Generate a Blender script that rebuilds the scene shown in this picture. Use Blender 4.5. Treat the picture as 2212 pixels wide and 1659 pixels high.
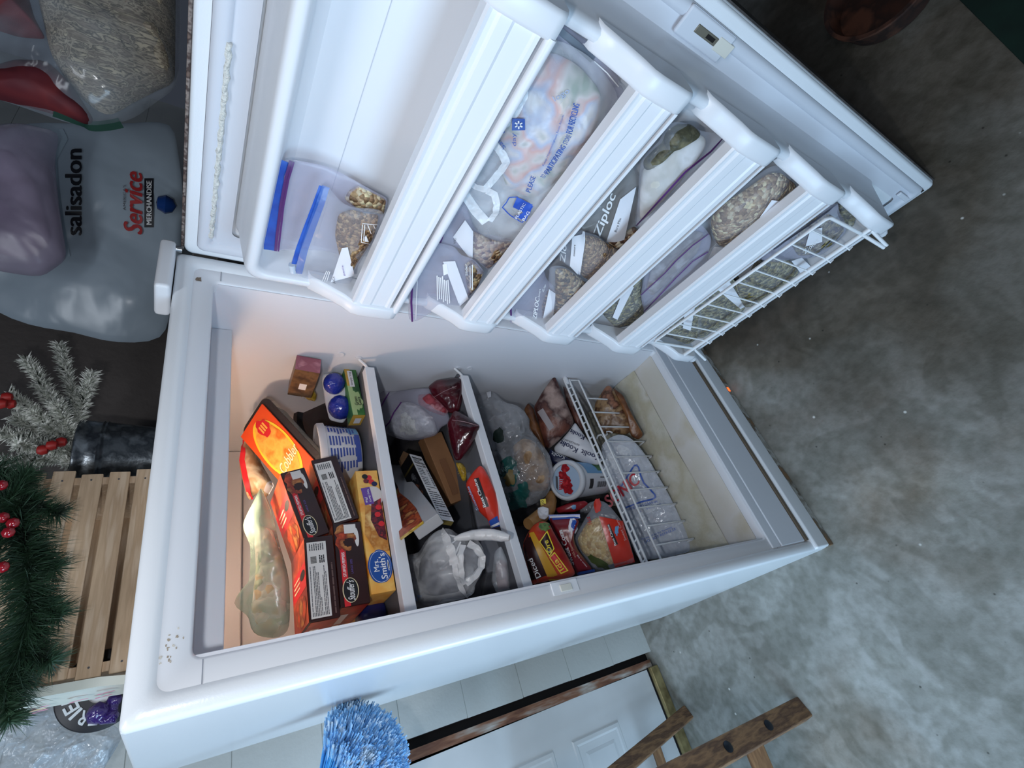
import bpy, bmesh, math, random, bisect
from mathutils import Vector, Matrix, noise
import numpy as np

for _o in list(bpy.data.objects):
    bpy.data.objects.remove(_o)
SC = bpy.context.scene
COL = SC.collection

# ------------------------------------------------------------------ camera
PW, PH = 2212.0, 1659.0
F_PX = 1034.8252
CAM = np.array([-0.09113786, -0.72197653, 1.5553412])
RM = np.array([[-0.289931, -0.4759263, -0.8303217], [-0.7969268, 0.6004696, -0.0659088], [0.5299507, 0.6425966, -0.5533732]])
cam_data = bpy.data.cameras.new('camera')
cam_data.sensor_fit = 'HORIZONTAL'
cam_data.sensor_width = 36.0
cam_data.lens = F_PX * 36.0 / PW
cam_data.clip_start = 0.02
cam = bpy.data.objects.new('camera', cam_data)
COL.objects.link(cam)
_m = Matrix.Identity(4)
for _i in range(3):
    _m[_i][0] = RM[0][_i]; _m[_i][1] = -RM[1][_i]; _m[_i][2] = -RM[2][_i]; _m[_i][3] = CAM[_i]
cam.matrix_world = _m
SC.camera = cam

# ------------------------------------------------------------------ world, lights, exposure
SC.view_settings.view_transform = 'Standard'
SC.view_settings.look = 'None'
SC.view_settings.exposure = -0.10
SC.view_settings.gamma = 1.0
SC.view_settings.use_curve_mapping = False
SC.cycles.transparent_max_bounces = 32
world = bpy.data.worlds.new('garage_air')
SC.world = world
world.use_nodes = True
_bg = world.node_tree.nodes['Background']
_bg.inputs[0].default_value = (0.62, 0.74, 1.0, 1)
_bg.inputs[1].default_value = 0.05

def area_light(name, loc, aim, sx, sy, power, color):
    d = bpy.data.lights.new(name, 'AREA')
    d.shape = 'RECTANGLE'; d.size = sx; d.size_y = sy; d.energy = power; d.color = color
    o = bpy.data.objects.new(name, d); COL.objects.link(o)
    o.location = loc
    o.rotation_euler = (Vector(aim) - Vector(loc)).to_track_quat('-Z', 'Y').to_euler()
    return o
area_light('garage_door_daylight', (-1.9, -0.15, 0.75), (0.2, 0.0, 0.40), 1.2, 1.1, 46, (0.50, 0.74, 1.0))
area_light('ceiling_tube_light', (-0.45, -0.48, 2.45), (0.30, -0.2, 0.6), 1.2, 0.16, 12.5, (0.84, 0.91, 1.0))
area_light('phone_flash', (-0.10, -0.60, 1.62), (0.35, 0.15, 1.0), 0.03, 0.03, 2.8, (0.92, 0.95, 1.0))
_b = bpy.data.lights.new('freezer_bulb_light', 'POINT'); _b.energy = 2.0; _b.color = (1.0, 0.68, 0.46); _b.shadow_soft_size = 0.02
_bo = bpy.data.objects.new('freezer_bulb_light', _b); COL.objects.link(_bo); _bo.location = (0.36, 0.30, 1.512)

# ------------------------------------------------------------------ picture geometry helpers
TH = math.radians(-8.170086796)
FW, FH, FD = 0.76, 1.596, 0.70
HINGE = np.array([FW, 0, 0])
DS = np.array([math.sin(TH), -math.cos(TH), 0.0])      # along the door, away from the hinge
DN = np.array([-math.cos(TH), -math.sin(TH), 0.0])     # out of the door's inner face
UP = np.array([0, 0, 1.0])

def V(*a): return np.array(a, float)
def unit(v): v = np.array(v, float); return v / np.linalg.norm(v)
def ray(px, py):
    return RM.T @ V((px - 1106) / F_PX, (py - 829.5) / F_PX, 1.0)
def hit(p, n, P0):
    """point of the plane (normal n, through P0) seen at photo pixel p"""
    d = ray(*p); n = np.array(n, float)
    return CAM + d * ((n @ (np.array(P0, float) - CAM)) / (n @ d))
def atY(p, y): return hit(p, (0, 1, 0), (0, y, 0))
def atX(p, x): return hit(p, (1, 0, 0), (x, 0, 0))
def atZ(p, z): return hit(p, (0, 0, 1), (0, 0, z))
def atD(p, o): return hit(p, DN, HINGE + DN * o)        # plane at offset o from the door's inner face
def dw(s, o, z): return HINGE + DS * s + DN * o + UP * z
def toD(P): q = np.array(P) - HINGE; return q @ DS, q @ DN, P[2]

# ------------------------------------------------------------------ materials
def lin(c):
    if isinstance(c, str):
        c = c.lstrip('#'); c = [int(c[i:i + 2], 16) / 255 for i in (0, 2, 4)]
    return tuple((x / 12.92 if x <= 0.04045 else ((x + 0.055) / 1.055) ** 2.4) for x in c) + (1.0,)
MATS = {}
def nodes_of(m): return m.node_tree.nodes, m.node_tree.links
def mat(name, color, rough=0.5, metal=0.0, spec=0.5, var=None, vscale=8.0, vdetail=3.0, bump=0.0, bscale=40.0, emit=None, estr=0.0, stretch=None, coat=0.0, vlo=0.35, vhi=0.65):
    if name in MATS: return MATS[name]
    m = bpy.data.materials.new(name); m.use_nodes = True
    n, l = nodes_of(m); b = n['Principled BSDF']
    b.inputs['Base Color'].default_value = lin(color)
    b.inputs['Roughness'].default_value = rough
    b.inputs['Metallic'].default_value = metal
    b.inputs['Specular IOR Level'].default_value = spec
    if coat: b.inputs['Coat Weight'].default_value = coat
    if emit is not None:
        b.inputs['Emission Color'].default_value = lin(emit); b.inputs['Emission Strength'].default_value = estr
    tc = n.new('ShaderNodeTexCoord'); src = tc.outputs['Object']
    if stretch:
        mp = n.new('ShaderNodeMapping'); mp.inputs['Scale'].default_value = stretch
        l.new(src, mp.inputs[0]); src = mp.outputs[0]
    if var is not None:
        t = n.new('ShaderNodeTexNoise'); t.inputs['Scale'].default_value = vscale; t.inputs['Detail'].default_value = vdetail
        l.new(src, t.inputs['Vector'])
        r = n.new('ShaderNodeValToRGB'); cs = [color] + list(var) if not isinstance(var, str) else [color, var]
        r.color_ramp.elements[0].position = vlo; r.color_ramp.elements[1].position = vhi
        r.color_ramp.elements[0].color = lin(cs[0]); r.color_ramp.elements[1].color = lin(cs[-1])
        for i, c in enumerate(cs[1:-1]):
            e = r.color_ramp.elements.new(vlo + (vhi - vlo) * (i + 1) / (len(cs) - 1)); e.color = lin(c)
        l.new(t.outputs['Fac'], r.inputs[0]); l.new(r.outputs[0], b.inputs['Base Color'])
    if bump:
        t2 = n.new('ShaderNodeTexNoise'); t2.inputs['Scale'].default_value = bscale; t2.inputs['Detail'].default_value = 3
        l.new(src, t2.inputs['Vector'])
        bp = n.new('ShaderNodeBump'); bp.inputs['Strength'].default_value = bump; bp.inputs['Distance'].default_value = 0.01
        l.new(t2.outputs['Fac'], bp.inputs['Height']); l.new(bp.outputs[0], b.inputs['Normal'])
    MATS[name] = m
    return m
def film(name, color='#e8ebf2', opacity=0.25, rough=0.22, bump=0.5, bscale=18.0, vary=0.0):
    """thin translucent plastic"""
    if name in MATS: return MATS[name]
    m = bpy.data.materials.new(name); m.use_nodes = True
    n, l = nodes_of(m); b = n['Principled BSDF']; out = n['Material Output']
    b.inputs['Base Color'].default_value = lin(color); b.inputs['Roughness'].default_value = rough
    b.inputs['Specular IOR Level'].default_value = 0.8
    tr = n.new('ShaderNodeBsdfTransparent'); tr.inputs[0].default_value = (0.97, 0.97, 0.98, 1)
    mx = n.new('ShaderNodeMixShader'); mx.inputs[0].default_value = opacity
    tc = n.new('ShaderNodeTexCoord'); t = n.new('ShaderNodeTexNoise'); t.inputs['Scale'].default_value = bscale; t.inputs['Detail'].default_value = 2.5
    t.inputs['Distortion'].default_value = 0.35
    l.new(tc.outputs['Object'], t.inputs['Vector'])
    bp = n.new('ShaderNodeBump'); bp.inputs['Strength'].default_value = bump; bp.inputs['Distance'].default_value = 0.02
    l.new(t.outputs['Fac'], bp.inputs['Height']); l.new(bp.outputs[0], b.inputs['Normal'])
    if vary:
        mr = n.new('ShaderNodeMapRange'); mr.inputs[1].default_value = 0.35; mr.inputs[2].default_value = 0.68
        mr.inputs[3].default_value = max(opacity - vary, 0.02); mr.inputs[4].default_value = min(opacity + vary, 1)
        l.new(t.outputs['Fac'], mr.inputs[0]); l.new(mr.outputs[0], mx.inputs[0])
    l.new(tr.outputs[0], mx.inputs[1]); l.new(b.outputs[0], mx.inputs[2]); l.new(mx.outputs[0], out.inputs[0])
    MATS[name] = m
    return m
def chunky(name, cols, scale=60.0, rough=0.6, bump=0.9, dist=0.006, rnd=1.0):
    """a heap of small pieces: one colour per voronoi cell, rounded by a bump"""
    if name in MATS: return MATS[name]
    m = bpy.data.materials.new(name); m.use_nodes = True
    n, l = nodes_of(m); b = n['Principled BSDF']; b.inputs['Roughness'].default_value = rough
    tc = n.new('ShaderNodeTexCoord'); w = n.new('ShaderNodeTexNoise'); w.inputs['Scale'].default_value = scale * 0.7
    l.new(tc.outputs['Object'], w.inputs['Vector'])
    ad = n.new('ShaderNodeMixRGB'); ad.inputs[0].default_value = 0.003; l.new(tc.outputs['Object'], ad.inputs[1]); l.new(w.outputs['Color'], ad.inputs[2])
    v = n.new('ShaderNodeTexVoronoi'); v.inputs['Scale'].default_value = scale; v.inputs['Randomness'].default_value = rnd
    l.new(ad.outputs[0], v.inputs['Vector'])
    sp = n.new('ShaderNodeSeparateColor'); l.new(v.outputs['Color'], sp.inputs[0])
    r = n.new('ShaderNodeValToRGB'); r.color_ramp.interpolation = 'CONSTANT'
    r.color_ramp.elements[0].color = lin(cols[0]); r.color_ramp.elements[1].color = lin(cols[-1]); r.color_ramp.elements[1].position = 1 - 1 / len(cols)
    for i, c in enumerate(cols[1:-1]):
        e = r.color_ramp.elements.new((i + 1) / len(cols)); e.color = lin(c)
    l.new(sp.outputs[0], r.inputs[0]); l.new(r.outputs[0], b.inputs['Base Color'])
    bp = n.new('ShaderNodeBump'); bp.invert = True; bp.inputs['Strength'].default_value = bump; bp.inputs['Distance'].default_value = dist
    l.new(v.outputs['Distance'], bp.inputs['Height']); l.new(bp.outputs[0], b.inputs['Normal'])
    MATS[name] = m
    return m

# ------------------------------------------------------------------ mesh helpers
ORIGIN = {}
def org(o):
    while o.parent is not None: o = o.parent
    return Vector(ORIGIN.get(o.name, (0, 0, 0)))
def tag(o, label=None, cat=None, group=None, kind=None):
    if label: o['label'] = label
    if cat: o['category'] = cat
    if group: o['group'] = group
    if kind: o['kind'] = kind
    return o
def thing(name, loc, label, cat, group=None):
    o = bpy.data.objects.new(name, None); COL.objects.link(o)
    o.empty_display_size = 0.02
    o.location = [float(x) for x in loc]; ORIGIN[o.name] = tuple(float(x) for x in loc)
    return tag(o, label, cat, group)

class MB:
    """collects geometry in world coordinates, links it as one mesh"""
    def __init__(s): s.v = []; s.f = []; s.mi = []; s.mats = []; s.sm = []; s.wn = False
    def m(s, mt):
        if mt not in s.mats: s.mats.append(mt)
        return s.mats.index(mt)
    def add(s, vs, fs, mt, smooth=False):
        k = len(s.v); i = s.m(mt)
        s.v += [tuple(float(c) for c in p) for p in vs]
        for f in fs: s.f.append([a + k for a in f]); s.mi.append(i); s.sm.append(smooth)
        return s
    def bmesh(s, bm, mt, smooth=False, M=None):
        bm.verts.index_update()
        vs = [(M @ v.co if M else v.co)[:] for v in bm.verts]
        s.add(vs, [[v.index for v in f.verts] for f in bm.faces], mt, smooth); bm.free(); return s
    def cuboid(s, O, ex, ey, ez, mt, bev=0.0, seg=2):
        """box from corner O along the three edge vectors"""
        O, ex, ey, ez = [np.array(a, float) for a in (O, ex, ey, ez)]
        bm = bmesh.new(); vs = [bm.verts.new(O + a * ex + b * ey + c * ez) for c in (0, 1) for b in (0, 1) for a in (0, 1)]
        for f in ((0, 2, 3, 1), (4, 5, 7, 6), (0, 1, 5, 4), (2, 6, 7, 3), (0, 4, 6, 2), (1, 3, 7, 5)): bm.faces.new([vs[i] for i in f])
        bmesh.ops.recalc_face_normals(bm, faces=bm.faces)
        if bev: s.wn = True; bmesh.ops.bevel(bm, geom=list(bm.edges), offset=bev, segments=seg, profile=0.5, affect='EDGES')
        return s.bmesh(bm, mt, bev > 0)
    def box(s, x0, x1, y0, y1, z0, z1, mt, bev=0.0, seg=2):
        return s.cuboid((x0, y0, z0), (x1 - x0, 0, 0), (0, y1 - y0, 0), (0, 0, z1 - z0), mt, bev, seg)
    def dbox(s, s0, s1, o0, o1, z0, z1, mt, bev=0.0, seg=2):
        return s.cuboid(dw(s0, o0, z0), DS * (s1 - s0), DN * (o1 - o0), UP * (z1 - z0), mt, bev, seg)
    def tube(s, pts, r, mt, n=8, closed=False, cap=True):
        pts = [np.array(p, float) for p in pts]; rs = r if hasattr(r, '__len__') else [r] * len(pts)
        vs = []; N = len(pts); prev = None
        for i, p in enumerate(pts):
            a = pts[i - 1] if (i > 0 or closed) else p; b = pts[(i + 1) % N] if (i < N - 1 or closed) else p
            t = unit(b - a)
            u = prev - t * (prev @ t) if prev is not None else None
            if u is None or np.linalg.norm(u) < 1e-6:
                u = np.cross(t, (0, 0, 1) if abs(t[2]) < 0.9 else (1, 0, 0))
            u = unit(u); w = np.cross(t, u); prev = u
            for k in range(n):
                an = 2 * math.pi * k / n; vs.append(p + rs[i] * (math.cos(an) * u + math.sin(an) * w))
        fs = []
        for i in range(N if closed else N - 1):
            j = (i + 1) % N
            for k in range(n): fs.append((i * n + k, i * n + (k + 1) % n, j * n + (k + 1) % n, j * n + k))
        if cap and not closed: fs += [tuple(range(n - 1, -1, -1)), tuple((N - 1) * n + k for k in range(n))]
        return s.add(vs, fs, mt, True)
    def loft(s, loops, mt, smooth=True, cap0=False, cap1=False, closed=True):
        n = len(loops[0]); vs = [p for L in loops for p in L]; fs = []
        for i in range(len(loops) - 1):
            for k in range(n if closed else n - 1):
                a, b = k, (k + 1) % n; fs.append((i * n + a, i * n + b, (i + 1) * n + b, (i + 1) * n + a))
        s.add(vs, fs, mt, smooth)
        if cap0: s.add(loops[0], [tuple(range(n))[::-1]], mt, False)
        if cap1: s.add(loops[-1], [tuple(range(n))], mt, False)
        return s
    def lathe(s, O, axis, prof, mt, n=32, cap0=False, cap1=False, ref=None, sx=1.0):
        """prof: (radius, height) pairs along axis from O"""
        O = np.array(O, float); a = unit(axis); u = np.cross(a, ref if ref is not None else ((0, 0, 1) if abs(a[2]) < 0.9 else (1, 0, 0))); u = unit(u); w = np.cross(a, u)
        loops = [[O + a * h + r * (math.cos(2 * math.pi * k / n) * u * sx + math.sin(2 * math.pi * k / n) * w) for k in range(n)] for r, h in prof]
        return s.loft(loops, mt, True, cap0, cap1)
    def prism(s, poly, d, mt, smooth=False):
        """3-D polygon extruded by vector d"""
        n = len(poly); p0 = [np.array(p, float) for p in poly]; p1 = [p + np.array(d, float) for p in p0]
        fs = [tuple(range(n))[::-1], tuple(range(n, 2 * n))] + [(k, (k + 1) % n, n + (k + 1) % n, n + k) for k in range(n)]
        return s.add(p0 + p1, fs, mt, smooth)
    def build(s, name, parent=None, label=None, bevel=0.0, weld=False):
        me = bpy.data.meshes.new(name); L = org(parent) if parent else Vector((0, 0, 0))
        me.from_pydata([(v[0] - L[0], v[1] - L[1], v[2] - L[2]) for v in s.v], [], s.f)
        for mt in s.mats: me.materials.append(mt)
        me.polygons.foreach_set('material_index', s.mi); me.polygons.foreach_set('use_smooth', s.sm)
        me.update()
        if any(s.sm):
            bm = bmesh.new(); bm.from_mesh(me)
            for e in bm.edges:
                if len(e.link_faces) == 2 and e.calc_face_angle(0) > math.radians(50): e.smooth = False
            bm.to_mesh(me); bm.free()
        o = bpy.data.objects.new(name, me); COL.objects.link(o)
        if parent: o.parent = parent
        if label: o['label'] = label
        if s.wn:
            w = o.modifiers.new('even_shading', 'WEIGHTED_NORMAL'); w.keep_sharp = True
        return o

class Face:
    """a flat frame on an object: origin, unit ex, ey, outward n, size w x h"""
    def __init__(s, O, ex, ey, w=None, h=None, toward=None):
        s.O = np.array(O, float); s.w = np.linalg.norm(ex) if w is None else w
        s.ex = unit(ex); e = np.array(ey, float); e = e - s.ex * (e @ s.ex); s.h = np.linalg.norm(e) if h is None else h; s.ey = unit(e)
        s.n = np.cross(s.ex, s.ey)
        t = CAM if toward is None else np.array(toward)
        if s.n @ (t - s.O) < 0: s.n = -s.n
    def p(s, x, y, z=0.0): return s.O + s.ex * x + s.ey * y + s.n * z
    def u(s, x, y, z=0.0): return s.p(x * s.w, y * s.h, z)
    def sub(s, x, y, w, h, rot=0.0, z=0.0):
        """frame inside this one, in fractions of it"""
        c, q = math.cos(rot), math.sin(rot); f = Face(s.u(x, y, z), s.ex * c + s.ey * q, s.ey * c - s.ex * q, w * s.w, h * s.h); f.n = s.n; return f
    def px(s, p):
        """photo pixel -> fractions of this frame"""
        q = hit(p, s.n, s.O) - s.O; return (q @ s.ex) / s.w, (q @ s.ey) / s.h
def face_px(tl, tr, bl, n=None, P0=None, y=None, o=None):
    """frame whose upper-left, upper-right, lower-left corners sit at photo pixels on a plane"""
    if y is not None: n, P0 = (0, 1, 0), (0, y, 0)
    if o is not None: n, P0 = DN, HINGE + DN * o
    a, b, c = [hit(p, n, P0) for p in (tl, tr, bl)]
    f = Face(c, b - a, a - c); f.w = np.linalg.norm(b - a); return f

def quad_px(tl, tr, br, bl, y=None, P0=None, n0=None):
    """the rectangle in space whose corners are seen at four photo pixels; its centre lies at depth y (or on the plane n0, P0)"""
    r = [ray(*p) for p in (tl, tr, br, bl)]
    k = np.linalg.svd(np.stack([r[0], -r[1], r[2], -r[3]], 1))[2][-1]; k = k * np.sign(k[0])
    Q = [a * b for a, b in zip(r, k)]; c = sum(Q) / 4
    s = ((y - CAM[1]) / c[1]) if y is not None else (n0 @ (np.array(P0) - CAM)) / (n0 @ c)
    Q = [CAM + q * s for q in Q]
    ex = (Q[1] - Q[0] + Q[2] - Q[3]) / 2; ey = (Q[0] - Q[3] + Q[1] - Q[2]) / 2; m = sum(Q) / 4
    w, h = np.linalg.norm(ex), np.linalg.norm(ey); a, b = unit(ex), unit(ey); d = a @ b
    # split any skew evenly
    p, q = unit(a + b), unit(a - b); a2, b2 = unit(p + q), unit(p - q)
    return Face(m - a2 * w / 2 - b2 * h / 2, a2 * w, b2 * h, w, h)

def patch(mb, F, pts, mt, z=0.0006, frac=True):
    """flat printed shape on a frame, fan triangulated by blender ngon"""
    P = [(F.u(x, y, z) if frac else F.p(x, y, z)) for x, y in pts]
    if np.cross(P[1] - P[0], P[2] - P[0]) @ F.n < 0: P = P[::-1]
    return mb.add(P, [tuple(range(len(P)))], mt)
def rect(mb, F, x, y, w, h, mt, z=0.0006): return patch(mb, F, [(x, y), (x + w, y), (x + w, y + h), (x, y + h)], mt, z)
def ell(mb, F, cx, cy, rx, ry, mt, z=0.0006, n=28, wob=0.0, seed=1, rot=0.0):
    rg = random.Random(seed); P = []
    for k in range(n):
        a = 2 * math.pi * k / n; q = 1 + wob * (rg.random() - 0.5)
        dx, dy = rx * F.w * q * math.cos(a), ry * F.h * q * math.sin(a)
        P.append((cx + (dx * math.cos(rot) - dy * math.sin(rot)) / F.w, cy + (dx * math.sin(rot) + dy * math.cos(rot)) / F.h))
    return patch(mb, F, P, mt, z)
_TXT = {}
def glyphs(body):
    if body not in _TXT:
        c = bpy.data.curves.new('t', 'FONT'); c.body = body; c.resolution_u = 3
        o = bpy.data.objects.new('t', c); me = o.to_mesh()
        vs = [tuple(v.co) for v in me.vertices]; fs = [tuple(p.vertices) for p in me.polygons]
        o.to_mesh_clear(); bpy.data.objects.remove(o); bpy.data.curves.remove(c)
        xs = [v[0] for v in vs]; ys = [v[1] for v in vs]
        _TXT[body] = (vs, fs, min(xs), max(xs), min(ys), max(ys))
    return _TXT[body]
def text(mb, F, body, x, y, w, h, mt, rot=0.0, shear=0.0, z=0.0010, bold=0.0, curve=None):
    """lettering stretched into the rectangle (x,y,w,h) of frame F, in fractions of the frame; rot turns it about the rectangle centre"""
    vs, fs, x0, x1, y0, y1 = glyphs(body); P = []
    cx, cy = (x + w / 2) * F.w, (y + h / 2) * F.h; W, Hh = w * F.w, h * F.h
    for dx, dy in ([(0, 0)] if not bold else [(-bold, 0), (bold, 0), (0, bold), (0, -bold)]):
        P = []
        for a, b, _ in vs:
            u = ((a - x0) / (x1 - x0) - 0.5) * W; v = ((b - y0) / (y1 - y0) - 0.5) * Hh
            u += shear * v + dx * W; v += dy * Hh
            if curve: v += curve * ((u / W) ** 2 * 4 - 0.5) * Hh
            P.append(F.p(cx + u * math.cos(rot) - v * math.sin(rot), cy + u * math.sin(rot) + v * math.cos(rot), z + 0.00005 * (dx + 2 * dy) / (bold or 1)))
        f0 = fs[0]; nn = np.cross(P[f0[1]] - P[f0[0]], P[f0[2]] - P[f0[0]])
        mb.add(P, [f if nn @ F.n > 0 else f[::-1] for f in fs], mt)
    return mb
def lines(mb, F, x, y, w, h, n, mt, seed=0, fill=0.55, z=0.0009, wmin=0.06, wmax=0.22):
    """rows of fine print too small to read"""
    rg = random.Random(seed); dy = h / n
    for i in range(n):
        cx = x
        while cx < x + w - 0.01:
            ww = min(rg.uniform(wmin, wmax) * w, x + w - cx); rect(mb, F, cx, y + i * dy + dy * (1 - fill) / 2, ww * 0.9, dy * fill, mt, z); cx += ww
            if rg.random() < 0.06: break

def resample(P, step):
    out = []; n = len(P)
    for i in range(n):
        a, b = P[i], P[(i + 1) % n]; k = max(1, int(round(np.linalg.norm(b - a) / step)))
        for j in range(k): out.append(a + (b - a) * j / k)
    return out
def smooth_loop(P, it=1):
    for _ in range(it): P = [(P[i - 1] + 2 * P[i] + P[(i + 1) % len(P)]) / 4 for i in range(len(P))]
    return P
class Bag:
    """pillow of the outline seen at photo pixels on a plane (n, P0): front bulge t, back bulge b, lying creases"""
    def __init__(s, out, n, P0, t=0.02, b=0.006, amp=0.003, freq=14.0, seed=0, round_=2, power=0.5, rings=9, step=None, center=None, lift=0.0):
        s.n = unit(n); s.n = s.n if s.n @ (CAM - np.array(P0)) > 0 else -s.n
        s.P0 = np.array(P0, float) + s.n * lift; s.t = t; s.amp = amp; s.freq = freq; s.seed = seed; s.power = power
        P = [hit(p, s.n, s.P0) for p in out]; L = sum(np.linalg.norm(P[i] - P[i - 1]) for i in range(len(P)))
        P = smooth_loop(resample(P, step or L / 64), round_); s.P = P
        c = np.mean(P, axis=0) if center is None else hit(center, s.n, s.P0); s.c = c; s.b = b; s.rings = rings
    def off(s, p, r):
        h = max(0.0, 1 - r ** 2.4) ** s.power
        k = noise.fractal(Vector(p * s.freq) + Vector((s.seed * 7.3, s.seed * 3.1, 0)), 0.8, 2.0, 3)
        return s.t * h + s.amp * k * min(1, 2.5 * (1 - r) + 0.15)
    def mesh(s, mb, mt, back=True):
        N = len(s.P); R = s.rings; rr = [math.sin(math.pi / 2 * k / R) for k in range(1, R + 1)]
        vs = [s.c + s.n * s.off(s.c, 0)]
        for r in rr:
            for q in s.P:
                p = s.c + (q - s.c) * r; vs.append(p + s.n * s.off(p, r))
        fs = [(0, 1 + k, 1 + (k + 1) % N) for k in range(N)]
        for i in range(R - 1):
            for k in range(N):
                a, b = 1 + i * N + k, 1 + i * N + (k + 1) % N; fs.append((a, a + N, b + N, b))
        fs = [f for f in fs]
        m0 = len(vs)
        if back:
            vs.append(s.c - s.n * s.b)
            for r in rr[:-1]:
                for q in s.P:
                    p = s.c + (q - s.c) * r; vs.append(p - s.n * s.b * max(0, 1 - r ** 2.4) ** 0.5)
            fs += [(m0, m0 + 1 + (k + 1) % N, m0 + 1 + k) for k in range(N)]
            for i in range(R - 1):
                for k in range(N):
                    a, b = m0 + 1 + i * N + k, m0 + 1 + i * N + (k + 1) % N
                    c, d = (a + N, b + N) if i < R - 2 else (1 + (R - 1) * N + k, 1 + (R - 1) * N + (k + 1) % N)
                    fs.append((a, b, d, c))
        # outward winding
        f = fs[len(s.P) // 2]; P3 = [np.array(vs[i]) for i in f]
        if np.cross(P3[1] - P3[0], P3[2] - P3[0]) @ s.n < 0: fs = [x[::-1] for x in fs]
        mb.add(vs, fs, mt, True); return s
    def surf(s, p, z=0.0012):
        """point of the bulged front seen near photo pixel p"""
        q = hit(p, s.n, s.P0)
        for _ in range(3):
            r = s.rad(q); h = s.off(q, r); q2 = hit(p, s.n, s.P0 + s.n * h); q = q2 - s.n * ((q2 - s.P0) @ s.n)
        return q + s.n * (s.off(q, s.rad(q)) + z)
    def rad(s, q):
        if not hasattr(s, 'tab'):
            s.e1 = unit(s.P[0] - s.c); s.e2 = np.cross(s.n, s.e1)
            s.tab = sorted((math.atan2((p - s.c) @ s.e2, (p - s.c) @ s.e1), math.hypot((p - s.c) @ s.e2, (p - s.c) @ s.e1)) for p in s.P)
            s.ta = [a for a, _ in s.tab]
        d = q - s.c; x, y = d @ s.e1, d @ s.e2; L = math.hypot(x, y)
        if L < 1e-6: return 0.0
        a = math.atan2(y, x); i = bisect.bisect(s.ta, a); (a0, r0), (a1, r1) = s.tab[i - 1], s.tab[i % len(s.tab)]
        k = ((a - a0) % (2 * math.pi)) / (((a1 - a0) % (2 * math.pi)) or 1); return min(1.0, L / (r0 + (r1 - r0) * k))
    def band(s, mb, px, width, mt, z=0.0016, taper=False):
        """strip of printed or welded plastic following the bulge along photo pixels"""
        pts = []; 
        for i in range(len(px) - 1):
            for j in range(6): pts.append((px[i][0] + (px[i + 1][0] - px[i][0]) * j / 6, px[i][1] + (px[i + 1][1] - px[i][1]) * j / 6))
        pts.append(px[-1]); C = [s.surf(p, z) for p in pts]; vs = []
        for i, c in enumerate(C):
            t = unit(C[min(i + 1, len(C) - 1)] - C[max(i - 1, 0)]); w = np.cross(s.n, t)
            vs += [c - w * width / 2, c + w * width / 2]
        fs = [(2 * i, 2 * i + 1, 2 * i + 3, 2 * i + 2) for i in range(len(C) - 1)]
        P3 = [vs[k] for k in fs[0]]
        if np.cross(P3[1] - P3[0], P3[2] - P3[0]) @ s.n < 0: fs = [f[::-1] for f in fs]
        mb.add(vs, fs, mt, True); return s
    def quad(s, mb, px, mt, z=0.0014, n=8):
        """patch on the bulge between four photo pixels"""
        vs = []
        for i in range(n + 1):
            for j in range(n + 1):
                u, v = i / n, j / n; p = [(1 - u) * (1 - v) * px[0][k] + u * (1 - v) * px[1][k] + u * v * px[2][k] + (1 - u) * v * px[3][k] for k in (0, 1)]
                vs.append(s.surf(p, z))
        fs = [(i * (n + 1) + j, (i + 1) * (n + 1) + j, (i + 1) * (n + 1) + j + 1, i * (n + 1) + j + 1) for i in range(n) for j in range(n)]
        P3 = [vs[k] for k in fs[0]]
        if np.cross(P3[1] - P3[0], P3[2] - P3[0]) @ s.n < 0: fs = [f[::-1] for f in fs]
        mb.add(vs, fs, mt, True); return s
    def blob(s, mb, cpx, rx, ry, mt, z=0.0014, wob=0.3, seed=0, rot=0.0, n=18):
        rg = random.Random(seed); P = [s.surf(cpx, z)]
        for rr in (0.5, 1.0):
            for k in range(n):
                a = 2 * math.pi * k / n; q = rr * (1 + wob * (random.Random(seed * 97 + k).random() - 0.5)); x, y = rx * q * math.cos(a), ry * q * math.sin(a)
                P.append(s.surf((cpx[0] + x * math.cos(rot) - y * math.sin(rot), cpx[1] + x * math.sin(rot) + y * math.cos(rot)), z))
        fs = [(0, 1 + k, 1 + (k + 1) % n) for k in range(n)] + [(1 + k, 1 + n + k, 1 + n + (k + 1) % n, 1 + (k + 1) % n) for k in range(n)]
        P3 = [P[k] for k in fs[0]]
        if np.cross(P3[1] - P3[0], P3[2] - P3[0]) @ s.n < 0: fs = [f[::-1] for f in fs]
        mb.add(P, fs, mt, True); return s
    def text(s, mb, body, a, b, hpx, mt, z=0.0018, shear=0.0, bold=0.0):
        """lettering whose baseline runs from photo pixel a to b, hpx pixels tall (to the left of the run)"""
        vs, fs, x0, x1, y0, y1 = glyphs(body); dx, dy = b[0] - a[0], b[1] - a[1]; L = math.hypot(dx, dy); ux, uy = dx / L, dy / L; vx, vy = uy, -ux
        for k, (ox, oy) in enumerate([(0, 0)] if not bold else [(-bold, 0), (bold, 0), (0, bold), (0, -bold)]):
            P = []
            for q in vs:
                t = (q[0] - x0) / (x1 - x0) * L + ox * L; h = (q[1] - y0) / (y1 - y0) * hpx + oy * hpx; t += shear * h
                P.append(s.surf((a[0] + ux * t + vx * h, a[1] + uy * t + vy * h), z + k * 0.00004))
            f0 = fs[0]; nn = np.cross(P[f0[1]] - P[f0[0]], P[f0[2]] - P[f0[0]])
            mb.add(P, [f if nn @ s.n > 0 else f[::-1] for f in fs], mt)
        return s
def label_mesh(name, parent, fn, label=None):
    mb = MB(); fn(mb); return mb.build(name, parent, label)

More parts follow.
